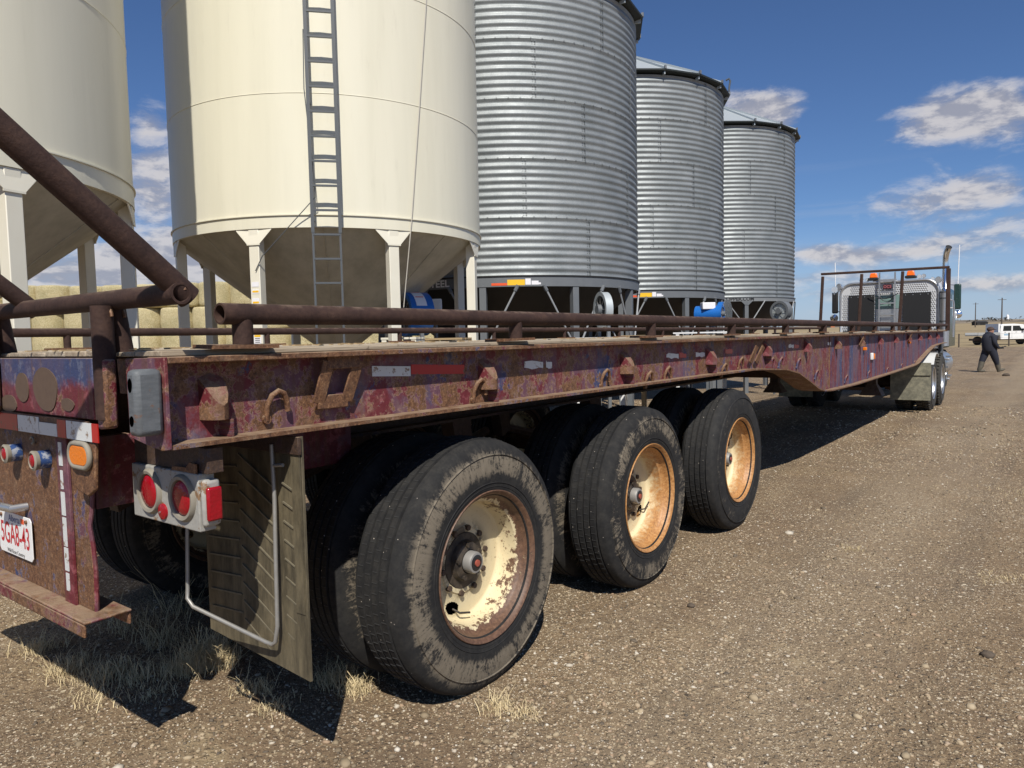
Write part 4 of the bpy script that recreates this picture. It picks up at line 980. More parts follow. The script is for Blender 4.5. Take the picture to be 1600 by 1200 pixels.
def metal_bin(c, label, text=None, style=0, gz=-.1):
    B = thing('galvanized_hopper_bin', (c[0], c[1], gz), label, 'grain bin')
    o3 = Vector((0, 0, -gz))
    for i in range(NRING):
        for j in range(7):
            s_ = 1+.0008*(j % 2)+.0004*(i % 2)
            inst('wall_panel', PANEL, B, (0, 0, Z0+.888*i-gz), (0, 0, R_(OFFS[i]+j*360/7)), (s_, s_, 1))
    bo_ = inst('bolts', BOLTM, B, (0, 0, Z0-gz)); bo_['kind'] = 'stuff'
    for j in range(NRF): inst('roof_panel', RPANEL, B, (0, 0, ZTOP+.075-gz), (0, 0, 2*PI*j/NRF))
    MB().lathe([(.36, ZTOP+.07+(MR-.22)*.5), (.36, ZTOP+.35+(MR-.22)*.5), (.02, ZTOP+.45+(MR-.22)*.5)], 24, 'Z', (c[0], c[1], 0)).build('roof_cap', GALVF, B, smooth=30)
    # faceted dark eave
    ev = MB(); ev.lathe([(MR-.02, ZTOP+.02), (MR+.135, ZTOP+.055), (MR+.140, ZTOP+.085), (MR+.10, ZTOP+.09)], NRF, 'Z', (c[0], c[1], 0)); ev.build('eave', mat('dark eave', (.022, .028, .028), .6), B, smooth=None)
    for j in range(NRF):
        a = 2*PI*j/NRF; er, et = frame_at(a); p = Vector((c[0], c[1], 0))
        MB().cbox(p+er*(MR+.05)+Vector((0, 0, ZTOP+.02)), er*.05, et*.012, Vector((0, 0, .035))).build('eave_bracket', GALVF, B)
        MB().cbox(p+er*(MR+.13)+Vector((0, 0, ZTOP+.115)), er*.02, et*.02, Vector((0, 0, .035))).build('eave_clip', GRAPH, B)
    bz0, bz1 = (2.225, 2.375) if style == 0 else (2.28, 2.380)
    MB().lathe([(MR-.04, bz0), (MR+.010, bz0), (MR+.010, bz1), (MR-.03, bz1)], 90, 'Z', (c[0], c[1], 0)).build('base_ring', GRAPH if style == 0 else mat('pale grey ring', (.20, .21, .215), .5), B, smooth=30)
    MB().lathe([(MR+.022, Z0-.010), (MR+.024, Z0+.012), (MR-.01, Z0+.014)], 90, 'Z', (c[0], c[1], 0)).build('drip_edge', BLACKP if style == 0 else GRAPH, B, smooth=30)
    MB().lathe([(MR-.045, bz0+.01), (.25, .62), (.25, .5), (.22, .5)], 72, 'Z', (c[0], c[1], 0)).build('hopper_cone', BLACKP if style == 0 else mat('dark grey hopper', (.035, .036, .038), .55), B, smooth=25)
    n = 10; a0 = -26.5 if style == 0 else -44
    for k in range(n):
        a = R_(a0+36*k); er, et = frame_at(a); q = lambda r_, t_, z_: Vector((c[0], c[1], z_))+er*r_+et*t_
        L = MB().hexa([q(MR-.11, -.052, gz-.05), q(MR, -.052, gz-.05), q(MR, .052, gz-.05), q(MR-.11, .052, gz-.05), q(MR-.11, -.052, bz0-.001), q(MR, -.052, bz0-.001), q(MR, .052, bz0-.001), q(MR-.11, .052, bz0-.001)]).build('leg', GRAPH, B, bevel=.004)
        if style:
            gq = [(-.16, bz0), (.16, bz0), (.05, bz0-.10), (-.05, bz0-.10)]; vs = [q(MR+.002+o_, t_, z_) for o_ in (0, .006) for t_, z_ in gq]
            MB().add(vs, [(3, 2, 1, 0), (4, 5, 6, 7)]+[(i, (i+1) % 4, 4+(i+1) % 4, 4+i) for i in range(4)]).build('gusset_plate', GRAPH, L)
        for s_ in (-1, 1):
            top = ring_pt(c, MR+.012, a+s_*R_(13.2), bz0+.02); bot = ring_pt(c, MR+.012, a+s_*R_(1.2), (1.30 if style == 0 else 1.62))
            MB().tube([top, bot], .016, 8).build('brace', mat('brace grey', (.26, .27, .28), .5), L)
            if style == 0: MB().tube([top, top+(bot-top).normalized()*.10], .030, 8).build('brace_bracket', GRAPH, L)
    def warp(vs, fs, a_deg, z, m, name):
        R0 = MR+.0125
        pts = [ring_pt(c, R0, R_(a_deg)+x/R0, z+y) for x, y in vs]; MB().add(pts, fs).build(name, m, B, smooth=None)
    if style == 0:
        def rect(a, z, wd_, h, m, name):
            n_ = 4; vs = [(-wd_/2+wd_*i/n_, s_*h/2) for s_ in (-1, 1) for i in range(n_+1)]; fs = [(i, i+1, n_+2+i, n_+1+i) for i in range(n_)]; warp(vs, fs, a, z, m, name)
        rect(-56.2, 2.262, .24, .038, ORG, 'warning_decal'); rect(-50.0, 2.287, .27, .085, YEL, 'warning_decal'); rect(-45.6, 2.297, .085, .095, STW, 'warning_decal')
        rect(-43.0, 2.280, .11, .06, STW, 'warning_decal'); rect(-41.3, 2.268, .04, .03, STW, 'warning_decal')
    if text:
        for t_, size, a_, z_, m, b_ in text:
            vs, fs = text_geo(t_, size, 1.12, b_); warp([(x, y) for x, y in vs], fs, a_, z_, m, 'lettering')
    return B
C3, C4, C5 = (-6.322, 8.5126), (-6.6095, 13.4806), (-6.3795, 18.391)
metal_bin(C3, 'nearest galvanized corrugated bin, right behind the cream bin with the ladder', [('WESTEEL', .150, -83.5, 2.30, LETW, .004), ('WESTEEL', .10, 120, 2.30, LETW, .004)])
metal_bin(C4, 'middle one of the three galvanized corrugated bins, yellow sticker on its dark ring')
metal_bin(C5, 'farthest galvanized corrugated bin with pale ring and black lettering', [('HOPPER.COM', .125, -49.5, 2.335, INKK, .004)], style=1, gz=-.16)
# lifting hook on the eave of the middle bin
er, et = frame_at(R_(14)); p = Vector((*C4, 0))+er*(MR+.13)
MB().tube([p+Vector((0, 0, ZTOP+.08)), p+er*.01+Vector((0, 0, ZTOP+.20)), p+er*.03+Vector((0, 0, ZTOP+.30)), p-er*.0+Vector((0, 0, ZTOP+.36)), p-er*.07+Vector((0, 0, ZTOP+.33))], .022, 8).build('lifting_hook', LADM, None, label='black lifting hook sticking up at the eave of the middle metal bin', category='hook', kind='thing')

# aeration fans and clutter beyond the deck -------------
def fan(c, r, L, ax, m, label, grp, disc_m=GALVF, sticker=True, z=1.2, base=True):
    F_ = thing('aeration_fan', (c[0], c[1], 0), label, 'fan', grp); ax = V3(ax).normalized(); c = Vector((c[0], c[1], z))
    def drum(name, a, b, rr, mm, n=36, inner=None): return MB().tube([c+ax*a, c+ax*b], rr, n, inner=inner).build(name, mm, F_, smooth=40)
    drum('housing', -L/2, L/2, r, m, inner=r*.88); drum('face_ring', L/2+.001, L/2+.012, r*1.03, m, inner=r*.8)
    drum('inlet_plate', L/2-.05, L/2-.03, r*.86, disc_m); drum('back_plate', -L/2+.02, -L/2+.03, r*.87, BLACKP)
    drum('motor', L/2-.028, L/2+.06, r*.30, GRAPH)
    sd = ax.cross(Vector((0, 0, 1))).normalized()
    for k in range(8):
        a = 2*PI*k/8; MB().bar(c+ax*(L/2+.002)+(sd*math.cos(a)+Vector((0, 0, 1))*math.sin(a))*r*.3, c+ax*(L/2+.002)+(sd*math.cos(a)+Vector((0, 0, 1))*math.sin(a))*r*.85, .008, .006).build('guard_spoke', ALU, F_)
    if sticker:
        vs = []; n = 8
        for k in range(n+1):
            a = R_(85+75*k/n); d = sd*math.cos(a)*1+Vector((0, 0, 1))*math.sin(a)
            for t_ in (-L*.18, L*.3): vs.append(c+ax*t_+d*(r+.004))
        MB().add(vs, [(2*k, 2*k+1, 2*k+3, 2*k+2) for k in range(n)]).build('label_sheet', STW, F_, smooth=60)
        for k in (2, 5):
            a = R_(85+75*k/n); d = sd*math.cos(a)+Vector((0, 0, 1))*math.sin(a); MB().bar(c-ax*L*.12+d*(r+.006), c+ax*L*.24+d*(r+.006), .012, .002, d).build('label_line', ORG, F_)
    if base:
        for s_ in (-1, 1): MB().bar(c+sd*s_*r*.7+Vector((0, 0, -r*.7)), Vector((c.x, c.y, -.1))+sd*s_*r*.8, .045, .04).build('stand_leg', GRAPH, F_)
    return F_
def spot(px, py, dist):   # a place on the ground seen at that pixel column, dist metres from the camera
    d = np.array([(px-800)/FPX, -(py-600)/FPX, 1.]) @ RR; d /= np.hypot(d[0], d[1]); return CAM+d*dist
p = spot(648, 491, 9.3); fan((p[0], p[1]), .275, .30, (-.35, -.93, 0), BLUE, 'blue fan with a white label sheet beside the right leg of the ladder bin', 'aeration fans under the bins', LADM, z=p[2])
JB = thing('control_box', (p[0]+.12, p[1]+.42, 0), 'small white electric box just right of the blue fan with the label sheet', 'box')
q_ = spot(680, 480, 9.9); MB().cbox(q_, (.07, .055, 0), (-.05, .06, 0), (0, 0, .11)).build('case', WHITE, JB, bevel=.01); MB().bar((q_[0], q_[1], q_[2]-.11), (q_[0], q_[1], -.05), .04, .04).build('stand', GRAPH, JB)
MB().cbox(q_-np.array([0, 0, 0]), (.071, .056, 0), (-.045, .054, 0), (0, 0, .045)).build('box_label', STW, JB)
p = spot(1108, 491, 14.5); F2 = fan((p[0], p[1]), .165, .50, (1., .12, 0), BLUE, 'blue tube fan with shiny round end plate under the middle metal bin', 'aeration fans under the bins', GALVF, False, z=p[2])
q_ = spot(1106, 478, 14.4); MB().cbox(q_, (.10, .07, 0), (-.05, .06, 0), (0, 0, .065)).build('switch_box', STW, F2, bevel=.01)
p = spot(1124, 489, 14.7); MB().tube([Vector(p), Vector(p)+Vector((.09, .01, 0))], .215, 36).build('flange_ring', BLUE, F2, smooth=40)
p = spot(1135, 488, 14.8); MB().tube([Vector(p), Vector(p)+Vector((.03, .0, 0))], .25, 36).build('end_plate', mat('spun zinc', (.45, .47, .47), .25, .9), F2, smooth=40)
p = spot(943, 484, 10.8); fan((p[0], p[1]), .26, .10, (-.62, -.78, 0), GALVF, 'galvanized round fan duct under the nearest metal bin', 'aeration fans under the bins', BLACKP, False, z=p[2])
p = spot(1221, 486, 19.); fan((p[0], p[1]), .24, .2, (-.25, -.96, 0), GRAPH, 'grey round fan under the farthest metal bin', 'aeration fans under the bins', GALVF, False, z=p[2])
def clutter(name, px, py, dist, size, m, label, cat, rz=.4):
    q_ = spot(px, py, dist); X = thing(name, (q_[0], q_[1], 0), label, cat); h = size[2]
    a, b = Vector((math.cos(rz), math.sin(rz), 0)), Vector((-math.sin(rz), math.cos(rz), 0))
    top = q_[2]
    for i in range(3):
        MB().cbox(Vector((q_[0], q_[1], top-.02))+b*(i-1)*size[1]*.35, a*size[0]/2, b*size[1]*.15, Vector((0, 0, .012))).build('board', m, X)
    for i in (-1, 1):
        MB().cbox(Vector((q_[0], q_[1], (top-.033-.1)/2))+a*i*size[0]*.42, a*.03, b*size[1]*.48, Vector((0, 0, (top-.033+.1)/2))).build('side', m, X)
    return X
clutter('wooden_crate', 700, 527, 9.0, (.5, .4, 1), PALLETM, 'yellowish wooden crate behind the deck under the ladder bin', 'crate')
clutter('wooden_crate', 990, 523, 11.0, (.35, .3, 1), PALLETM, 'small wooden crate by a leg of the nearest metal bin', 'crate')
clutter('white_bench', 940, 526, 10.6, (.75, .4, 1), WHITE, 'low white bench under the nearest metal bin', 'bench')
clutter('white_bench', 1095, 518, 13.2, (.95, .4, 1), WHITE, 'white bench seen below the blue tube fan', 'bench')
clutter('white_bench', 630, 526, 8.8, (.45, .3, 1), CREAML, 'small cream bench left of the blue fan with the label sheet', 'bench')

# bales --------------------------------------------------
def bale_mesh(seed, bulge):
    rg = random.Random(seed); R = .775; H = 1.17; pr = []
    pr += [(.02, 0), (R*.55, .0), (R*.86, .012), (R*.96, .05), (R, .13)]
    for k in range(1, 8): pr.append((R+bulge*math.sin(PI*k/8)+rg.uniform(-.008, .008), .13+(H-.26)*k/8))
    pr += [(R, H-.13), (R*.96, H-.05), (R*.86, H-.012), (R*.5, H), (.02, H)]
    mb = MB().lathe(pr, 36, 'Z')
    mb.v = [(x*(1+rg.uniform(-.006, .006)), y*(1+rg.uniform(-.006, .006)), z+rg.uniform(-.006, .006)) for x, y, z in mb.v]
    return mb.mesh('straw_bale', STRAW, 60)
BM = [bale_mesh(k, .012+.012*k) for k in range(3)]
fwd2 = Vector((-math.sin(YAW), math.cos(YAW), 0)); rt2 = Vector((math.cos(YAW), math.sin(YAW), 0))
rowname = ['bottom', 'second', 'third', 'top']; ordn = ['first', 'second', 'third', 'fourth', 'fifth', 'sixth', 'seventh', 'eighth', 'ninth', 'tenth', 'eleventh', 'twelfth', 'thirteenth', 'fourteenth', 'fifteenth', 'sixteenth', 'seventeenth']
for i in range(17):
    u = -27.2+1.565*i
    for j in range(4):
        shift = 0 if j != 3 else .35
        p = Vector((CAM[0], CAM[1], 0))+fwd2*(35.3+random.uniform(-.06, .06))+rt2*(u+shift+random.uniform(-.03, .03))
        o = bpy.data.objects.new('straw_bale', BM[(i*3+j*5) % 3]); COL.objects.link(o)
        o.location = (p.x, p.y, -.23+1.165*j); o.rotation_euler = (0, 0, random.uniform(0, 6))
        if j == 3: o.scale = (1.02, 1.02, random.uniform(.96, 1.05))
        tag(o, 'round straw bale, %s row of the stack, %s from its left end' % (rowname[j], ordn[i]), 'bale', 'straw bales stacked behind the bins')

# ------------------------------------------------------------------ the highway tractor
K = thing('highway_tractor', (-1.3, 17., 0), 'highway tractor with bright steel sleeper back, black mats and a ladder, hitched to the trailer', 'truck')
gt = -.11
SB = 16.85   # rear face of the sleeper
sx0, sx1, sz0, sz1 = -2.40, -.27, 1.02, 2.60
def rrect(x0, x1, z0, z1, r, n=8):
    pts = [(x0, z0), (x1, z0)]
    for k in range(n+1): t = PI/2*k/n; pts.append((x1-r+r*math.cos(t), z1-r+r*math.sin(t)))
    for k in range(n+1): t = PI/2+PI/2*k/n; pts.append((x0+r+r*math.cos(t), z1-r+r*math.sin(t)))
    return pts
QUILT = mat('quilted stainless', lambda nt: nt.mix(nt.noise(nt.co, 3., 3), (.40, .41, .42), (.55, .56, .57)), .30, .9)
MB().prism(rrect(sx0, sx1, sz0, sz1, .30), 1.7, 'XZ', SB).build('sleeper', mat('sleeper paint', (.55, .56, .57), .35), K, smooth=40, bevel=.01)
MB().tube([(x, SB-.01, z) for x, z in rrect(sx0+.02, sx1-.02, sz0, sz1-.02, .28)], .030, 10, closed=True).build('sleeper_trim', ALU, K, smooth=60)
# quilted sheet: rows of pressed diamonds
qm = MB(); n_ = 0
for i in range(44):
    for j in range(28):
        x = sx0+.08+(i+.5*(j % 2))*.045; z = 1.22+j*.0470
        if x > sx1-.09 or z > sz1-.10: continue
        if (x < sx0+.24 or x > sx1-.24) and z > sz1-.26: continue
        qm.add([(x, SB-.010, z), (x-.0215, SB-.004, z), (x, SB-.004, z-.0225), (x+.0215, SB-.004, z), (x, SB-.004, z+.0225)], [(0, 1, 2), (0, 2, 3), (0, 3, 4), (0, 4, 1)])
qo = qm.build('quilted_sheet', QUILT, K, smooth=None, kind='stuff')
for x0, x1 in ((-2.19, -1.62), (-1.02, -.44)):
    z1 = 2.30
    mt = MB().box(x0, x1, SB-.040, SB-.022, 1.1, z1).build('rubber_mat', BLACK, K, bevel=.006)
    for k in range(4): MB().disc((x0+.06+k*(x1-x0-.12)/3, SB-.0405, z1-.05), (0, -1, 0), .010, 8, .006).build('mat_bolt', ALU, mt)
lx0, lx1 = -1.505, -1.175
MB().box(-1.60, -1.08, SB-.022, SB-.017, 1.95, 2.27).build('green_panel', mat('pale green panel', (.17, .26, .24), .4), K)
MB().box(-1.58, -1.06, SB-.022, SB-.017, 1.10, 1.94).build('steel_panel', ALU, K)
KL = part('ladder', K)
for x in (lx0, lx1): MB().bar((x, SB-.09, 1.15), (x, SB-.09, 2.80), .035, .03, (0, 1, 0)).build('ladder_rail', ALU, KL)
for z in np.arange(1.28, 2.75, .265): MB().bar((lx0, SB-.09, z), (lx1, SB-.09, z), .035, .03).build('rung', ALU, KL)
sg = MB().box(-1.43, -1.25, SB-.062, SB-.040, 2.41, 2.52).build('sign', mat('sign black red', (.05, .012, .016), .4), K)
flat_text('sign_letters', 'OCS', .085, (-1.34, SB-.0635, 2.465), (1, 0, 0), (0, 0, 1), mat('sign letter', (.40, .12, .13), .5), sg, bold=.002)
MB().tube([(-1.72+.62*t, SB-.10, 2.30-.12*math.sin(PI*t*1.)) for t in np.linspace(0, 1, 10)], .010, 6).build('hose', BLACK, K)
MB().tube([(-1.52, SB-.12, 2.24)]+[(-1.34+.13*math.cos(t), SB-.12, 2.22+.10*math.sin(t)) for t in np.linspace(PI, 2*PI, 9)], .009, 6).build('hose', BLACK, K)
MB().box(-1.70, -1.20, SB+.2, SB+.28, 2.60, 2.66).build('roof_bar', ALU, K)
for x in (-1.67, -.88):
    b_ = MB().box(x-.11, x+.11, SB+.02, SB+.24, 2.64, 2.70).build('beacon_base', BLACK, K, bevel=.01)
    MB().hexa([(x-.085, SB+.05, 2.70), (x+.085, SB+.05, 2.70), (x+.085, SB+.21, 2.70), (x-.085, SB+.21, 2.70), (x-.065, SB+.07, 2.815), (x+.065, SB+.07, 2.815), (x+.065, SB+.19, 2.815), (x-.065, SB+.19, 2.815)]).build('beacon_lens', AMBER_B, b_, bevel=.015)
def work_lamp(x, y, z, r=.055, yaw=0.):
    d = Vector((math.sin(yaw), -math.cos(yaw), 0))
    l_ = MB().tube([Vector((x, y, z))-d*.07, Vector((x, y, z))-d*.03, Vector((x, y, z))], [r*.45, r*.9, r], 18).build('work_lamp', CHROME, K, smooth=50)
    MB().tube([Vector((x, y, z)), Vector((x, y, z))+d*.008], r*.88, 18).build('lamp_glass', mat('lamp glass', (.5, .52, .55), .1, .3), l_)
    MB().bar((x, y-.0, z-r*.6), (x, y, z-r-.04), .02, .02).build('lamp_stem', ALU, l_)
for x, y, z, r in ((-1.93, SB+.1, 2.66, .05), (-1.80, SB+.1, 2.655, .05), (-.70, SB+.1, 2.67, .055), (-.62, SB+.16, 2.68, .05), (-.43, SB+.1, 2.60, .045), (-.30, SB-.05, 2.56, .075)):
    work_lamp(x, y, z, r, random.uniform(-.5, .5))
for x, z in ((-2.52, 2.46), (-2.42, 2.52)): work_lamp(x, SB-.02, z, .085, .2 if x < -2.5 else -.5)
# exhaust stack
stx, sty = -.165, SB-.05
MB().tube([(stx, sty, 1.05), (stx, sty, 2.28)], .095, 22).build('muffler', ALU, K, smooth=40)
for z in (1.6, 2.12, 2.26): MB().tube([(stx, sty, z), (stx, sty, z+.03)], .101, 22).build('clamp', LADM, K, smooth=40)
MB().tube([(stx, sty, 2.281), (stx, sty, 2.34), (stx, sty, 2.36), (stx, sty, 2.98), (stx+.005, sty-.012, 3.08), (stx+.025, sty-.05, 3.165), (stx+.055, sty-.10, 3.235), (stx+.075, sty-.13, 3.27)], [.085, .085, .062, .062, .063, .064, .065, .066], 20, inner=None, caps=False).build('exhaust_stack', CHROME, K, smooth=50)
MB().tube([(stx+.062, sty-.11, 3.247), (stx+.070, sty-.122, 3.262)], .060, 18).build('stack_disc', BLACK, K)  # plain black disc set just inside the open stack tip
MB().tube([(-.02, SB+.3, 1.25), (-.02, SB+.3, 2.0), (-.03, SB+.28, 2.08), (-.10, SB+.25, 2.12), (-.2, SB+.2, 2.13)], .018, 10).build('grab_rail', ALU, K, smooth=60)
# mirrors and aerials on the cab ahead of the sleeper
for sx, x in ((-1, -2.74), (1, -.02)):
    MB().box(x-.075, x+.075, SB+1.0, SB+1.07, 1.90, 2.50).build('mirror', DARKG if sx > 0 else BLACK, K, bevel=.03)
    MB().tube([(x, SB+1.05, 2.47), (x-sx*.35, SB+1.1, 2.52)], .014, 8).build('mirror_arm', ALU, K)
    MB().tube([(x, SB+1.05, 1.96), (x-sx*.35, SB+1.1, 1.9)], .014, 8).build('mirror_arm', ALU, K)
    MB().lathe([(.001, -.05), (.06, -.035), (.10, 0), (.001, .01)], 20, 'Y', (x+sx*.01, SB+.98, 1.78)).build('spot_mirror', CHROME, K, smooth=50)
    MB().tube([(x+sx*.00, SB+1.08, 2.45), (x+sx*.02, SB+1.08, 3.42 if sx > 0 else 3.22)], .010, 6).build('aerial', mat('white aerial', (.8, .8, .8), .4), K)
# cab, hood, frame
MB().prism(rrect(-2.38, -.24, 1.0, 2.52, .22), 1.35, 'XZ', SB+1.702).build('cab', DARKG, K, smooth=40)
MB().box(-2.384, -.236, SB+2.1, SB+2.8, 1.75, 2.3).build('door_window', GLASS, K)
MB().hexa([(-2.1, SB+3.055, .9), (-.5, SB+3.055, .9), (-.55, SB+5.2, .9), (-2.05, SB+5.2, .9), (-2.1, SB+3.055, 1.85), (-.5, SB+3.055, 1.85), (-.6, SB+5.2, 1.7), (-2.0, SB+5.2, 1.7)]).build('hood', DARKG, K, bevel=.08)
MB().box(-1.85, -.75, SB+5.205, SB+5.25, .9, 1.68).build('grille', CHROME, K, bevel=.03)
for x in (-1.68, -.92): MB().box(x-.04, x+.04, 12.75, SB+5.1, .72, .98).build('frame_rail', UNDER, K)
MB().box(-1.86, -.74, 13.7, 14.9, 1.02, 1.12).build('fifth_wheel', UNDER, K)
MB().tube([(-.42, SB-.1, .62), (-.42, SB+1.4, .62)], .30, 28).build('fuel_tank', ALU, K, smooth=40)
MB().tube([(-2.18, SB-.1, .62), (-2.18, SB+1.4, .62)], .30, 28).build('fuel_tank', ALU, K, smooth=40)
for z in (.36, .80): MB().box(-.12, -.02, SB-.15, SB+.15, z, z+.03).build('step', ALU, K)
for z, y_ in ((.36, 15.72), (.78, 15.72)): MB().box(-.14, .05, y_, y_+.22, z-.02, z+.02).build('step', ALU, K, bevel=.006)
MB().box(-.16, -.10, 15.68, 16.05, .42, 1.25).build('step_box', LADM, K, bevel=.01)
MB().box(-.14, .03, 15.70, 15.90, .60, .64).build('step', ALU, K)
DT = [tyre_mesh(mat('drive rubber', lambda nt: nt.mix(nt.noise(nt.ro, 18., 6), (.018, .018, .018), (.06, .055, .045)), .85))]
LUGS = MB()
for k in range(40):
    a = 2*PI*k/40
    for s_, x_ in ((1, -.075), (-1, -.20)):
        c_, n2 = math.cos(a+(.08 if s_ > 0 else 0)), math.sin(a+(.08 if s_ > 0 else 0)); LUGS.cbox((x_, .521*c_, .521*n2), (.05, -n2*.012*s_, c_*.012*s_), (0, -n2*.020, c_*.020), (0, c_*.011, n2*.011))
LUGM = LUGS.mesh('tread_lugs', mat('drive rubber', (.02, .02, .02), .85))
TY.append(DT[0]); ALR = rim_mesh(ALU); RM.append(ALR)
for i, y in enumerate((13.55, 14.92)):
    for x, fl, out in ((.02, False, True), (-.60, True, False), (-2.60, True, True), (-1.98, False, False)):
        w_ = wheel(K, (x, y, gt+.525), 3, 2, outer=out, flip=fl, spin=.4*i, full=False); inst('tread_lugs', LUGM, w_)['kind'] = 'stuff'
    MB().tube([(-2.3, y, gt+.52), (-.3, y, gt+.52)], .11, 12).build('axle', UNDER, K)
for x, fl in ((-.42, False), (-2.2, True)):
    wheel(K, (x, SB+2.95, gt+.50), 3, 2, flip=fl, full=False)
FLAPG = mat('dusty grey mudflap', lambda nt: nt.mix(nt.ss(nt.noise(nt.co, 9., 7, .7), .35, .7), (.14, .135, .10), (.30, .28, .20)), .8)
for x0, x1 in ((-.60, .06), (-2.64, -1.98)):
    f_ = MB().box(x0, x1, 12.72, 12.735, .14, .62).build('mudflap', FLAPG, K, bevel=.003)
    MB().box(x0-.02, x1, 12.70, 12.745, .60, .83).build('flap_bracket', FLAPG, f_)
    for k in range(1): 
        MB().lathe([(.58, x0), (.58, x1), (.565, x1), (.565, x0)], 12, 'X', (0, 13.55, gt+.52), R_(60), R_(140), close=True).build('quarter_fender', mat('white fender', (.6, .61, .6), .35), K)
MB().bar((-.7, 12.9, .35), (-.35, 12.76, .30), .06, .05).build('tow_bracket', RUSTY, K)
MB().box(-1.7, -.9, 12.70, 12.76, .30, .36).build('rear_cross_tube', RUSTY, K)
MB().tube([(-1.45, 12.8, .55), (-1.15, 12.8, .55)], .10, 14).build('air_tank', UNDER, K)

# ------------------------------------------------------------------ person
gy = 30.6; gx = -.12; gzp = float(ground_z(gx, gy))
P = thing('person', (gx, gy, gzp), 'person in dark navy coveralls, patterned cap and rubber boots striding to the right', 'person')
P.rotation_euler = (0, 0, YAW)       # local +x is the walking direction
def skin_body(name, verts, edges, rad, m, parent, lv=2):
    me = bpy.data.meshes.new(name); me.from_pydata(verts, edges, []); o = bpy.data.objects.new(name, me); COL.objects.link(o); o.parent = parent
    sk = o.modifiers.new('skin', 'SKIN'); sk.use_smooth_shade = True
    lay = me.skin_vertices[0].data if me.skin_vertices else None
    if lay is None:
        bpy.context.view_layer.objects.active = o; lay = me.skin_vertices.new().data if hasattr(me.skin_vertices, 'new') else None
    for i, r in enumerate(rad):
        rr = r if hasattr(r, '__len__') else (r, r); lay[i].radius = rr
    lay[0].use_root = True
    sb_ = o.modifiers.new('sub', 'SUBSURF'); sb_.levels = lv; sb_.render_levels = lv
    me.materials.append(m); return o
# pelvis, spine, head; legs mid-stride; arms
vs = [(0, 0, .90), (.01, 0, 1.05), (.03, 0, 1.22), (.03, 0, 1.38), (.04, 0, 1.47),
      (-.01, .09, .86), (-.10, .10, .62), (-.17, .10, .46), (-.25, .10, .20),
      (.04, -.09, .86), (.15, -.10, .60), (.20, -.10, .45), (.30, -.10, .20),
      (.01, .19, 1.38), (-.02, .24, 1.12), (.10, .22, .95),
      (.03, -.19, 1.38), (.03, -.25, 1.12), (.18, -.24, .93), (.26, -.23, .92)]
es = [(0, 1), (1, 2), (2, 3), (3, 4), (0, 5), (5, 6), (6, 7), (7, 8), (0, 9), (9, 10), (10, 11), (11, 12), (3, 13), (13, 14), (14, 15), (3, 16), (16, 17), (17, 18), (18, 19)]
rd = [(.21, .20), (.235, .22), (.235, .22), (.18, .19), (.09, .09), .155, .14, .115, .08, .155, .14, .115, .08, .11, .088, .058, .11, .088, .058, .05]
try:
    vs = [(a*1.02, b*1.08, c) for a, b, c in vs]
    body = skin_body('coveralls', vs, es, rd, NAVY, P)
except Exception as ex:
    print('skin failed', ex)
def lump(name, c, r, m, parent, sc=(1, 1, 1), rot=(0, 0, 0), n=16):
    pr = [(max(.001, r*math.sin(PI*k/n)), -r*math.cos(PI*k/n)) for k in range(n+1)]
    o = MB().lathe(pr, 20).build(name, m, None, smooth=180); o.parent = parent; o.location = c; o.scale = sc; o.rotation_euler = rot; return o
ct = MB().lathe([(.02, .82), (.205, .80), (.225, .86), (.235, 1.0), (.235, 1.15), (.225, 1.30), (.185, 1.42), (.11, 1.49), (.02, 1.50)], 24); ct.v = [(x*1.12+.02+.03*math.sin(z*3), y*1.0, z+.012*math.sin(9*math.atan2(y, x))) for x, y, z in ct.v]
ct.build('work_jacket', NAVY, None, smooth=60).parent = P
hd = lump('head', (.06, 0, 1.575), .105, SKIN, P, (1.02, .86, 1.18))
lump('nose', (.165, 0, 1.565), .018, SKIN, P, (1.2, .7, 1.1)); lump('ear', (.055, -.09, 1.575), .03, SKIN, P, (.6, .3, 1)); lump('ear', (.055, .09, 1.575), .03, SKIN, P, (.6, .3, 1))
for s_ in (-1, 1): lump('eye', (.150, s_*.033, 1.595), .011, BLACK, P)
lump('hood', (-.02, 0, 1.47), .12, NAVY, P, (1.05, 1.1, .62)); lump('cap', (.045, 0, 1.635), .118, CAPM, P, (1.08, .95, .80)); MB().cbox((.165, 0, 1.63), (.07, 0, -.012), (0, .07, 0), (0, 0, .008)).build('cap_brim', CAPM, None, bevel=.004).parent = P
MB().cbox((.19, -.09, 1.28), (.004, .02, 0), (.03, -.05, 0), (0, 0, .012)).build('reflective_patch', STW, None).parent = P
for (kx, kz, fx, fy, tilt) in ((-.19, .40, -.275, .10, -.0), (.24, .42, .335, -.10, .25)):
    bt = MB().tube([(kx, fy, kz), (kx+(fx-kx)*.5, fy, kz*.55), (fx-.02, fy, .10), (fx, fy, .06)], [.105, .092, .072, .060], 16)
    bt.tube([(fx-.06, fy, .055), (fx+.03, fy, .055+tilt*.10), (fx+.15, fy, .045+tilt*.2), (fx+.21, fy, .045+tilt*.28)], [.050, .056, .050, .030], 14)
    o = bt.build('boot', BOOT, None, smooth=60); o.parent = P
hand = []
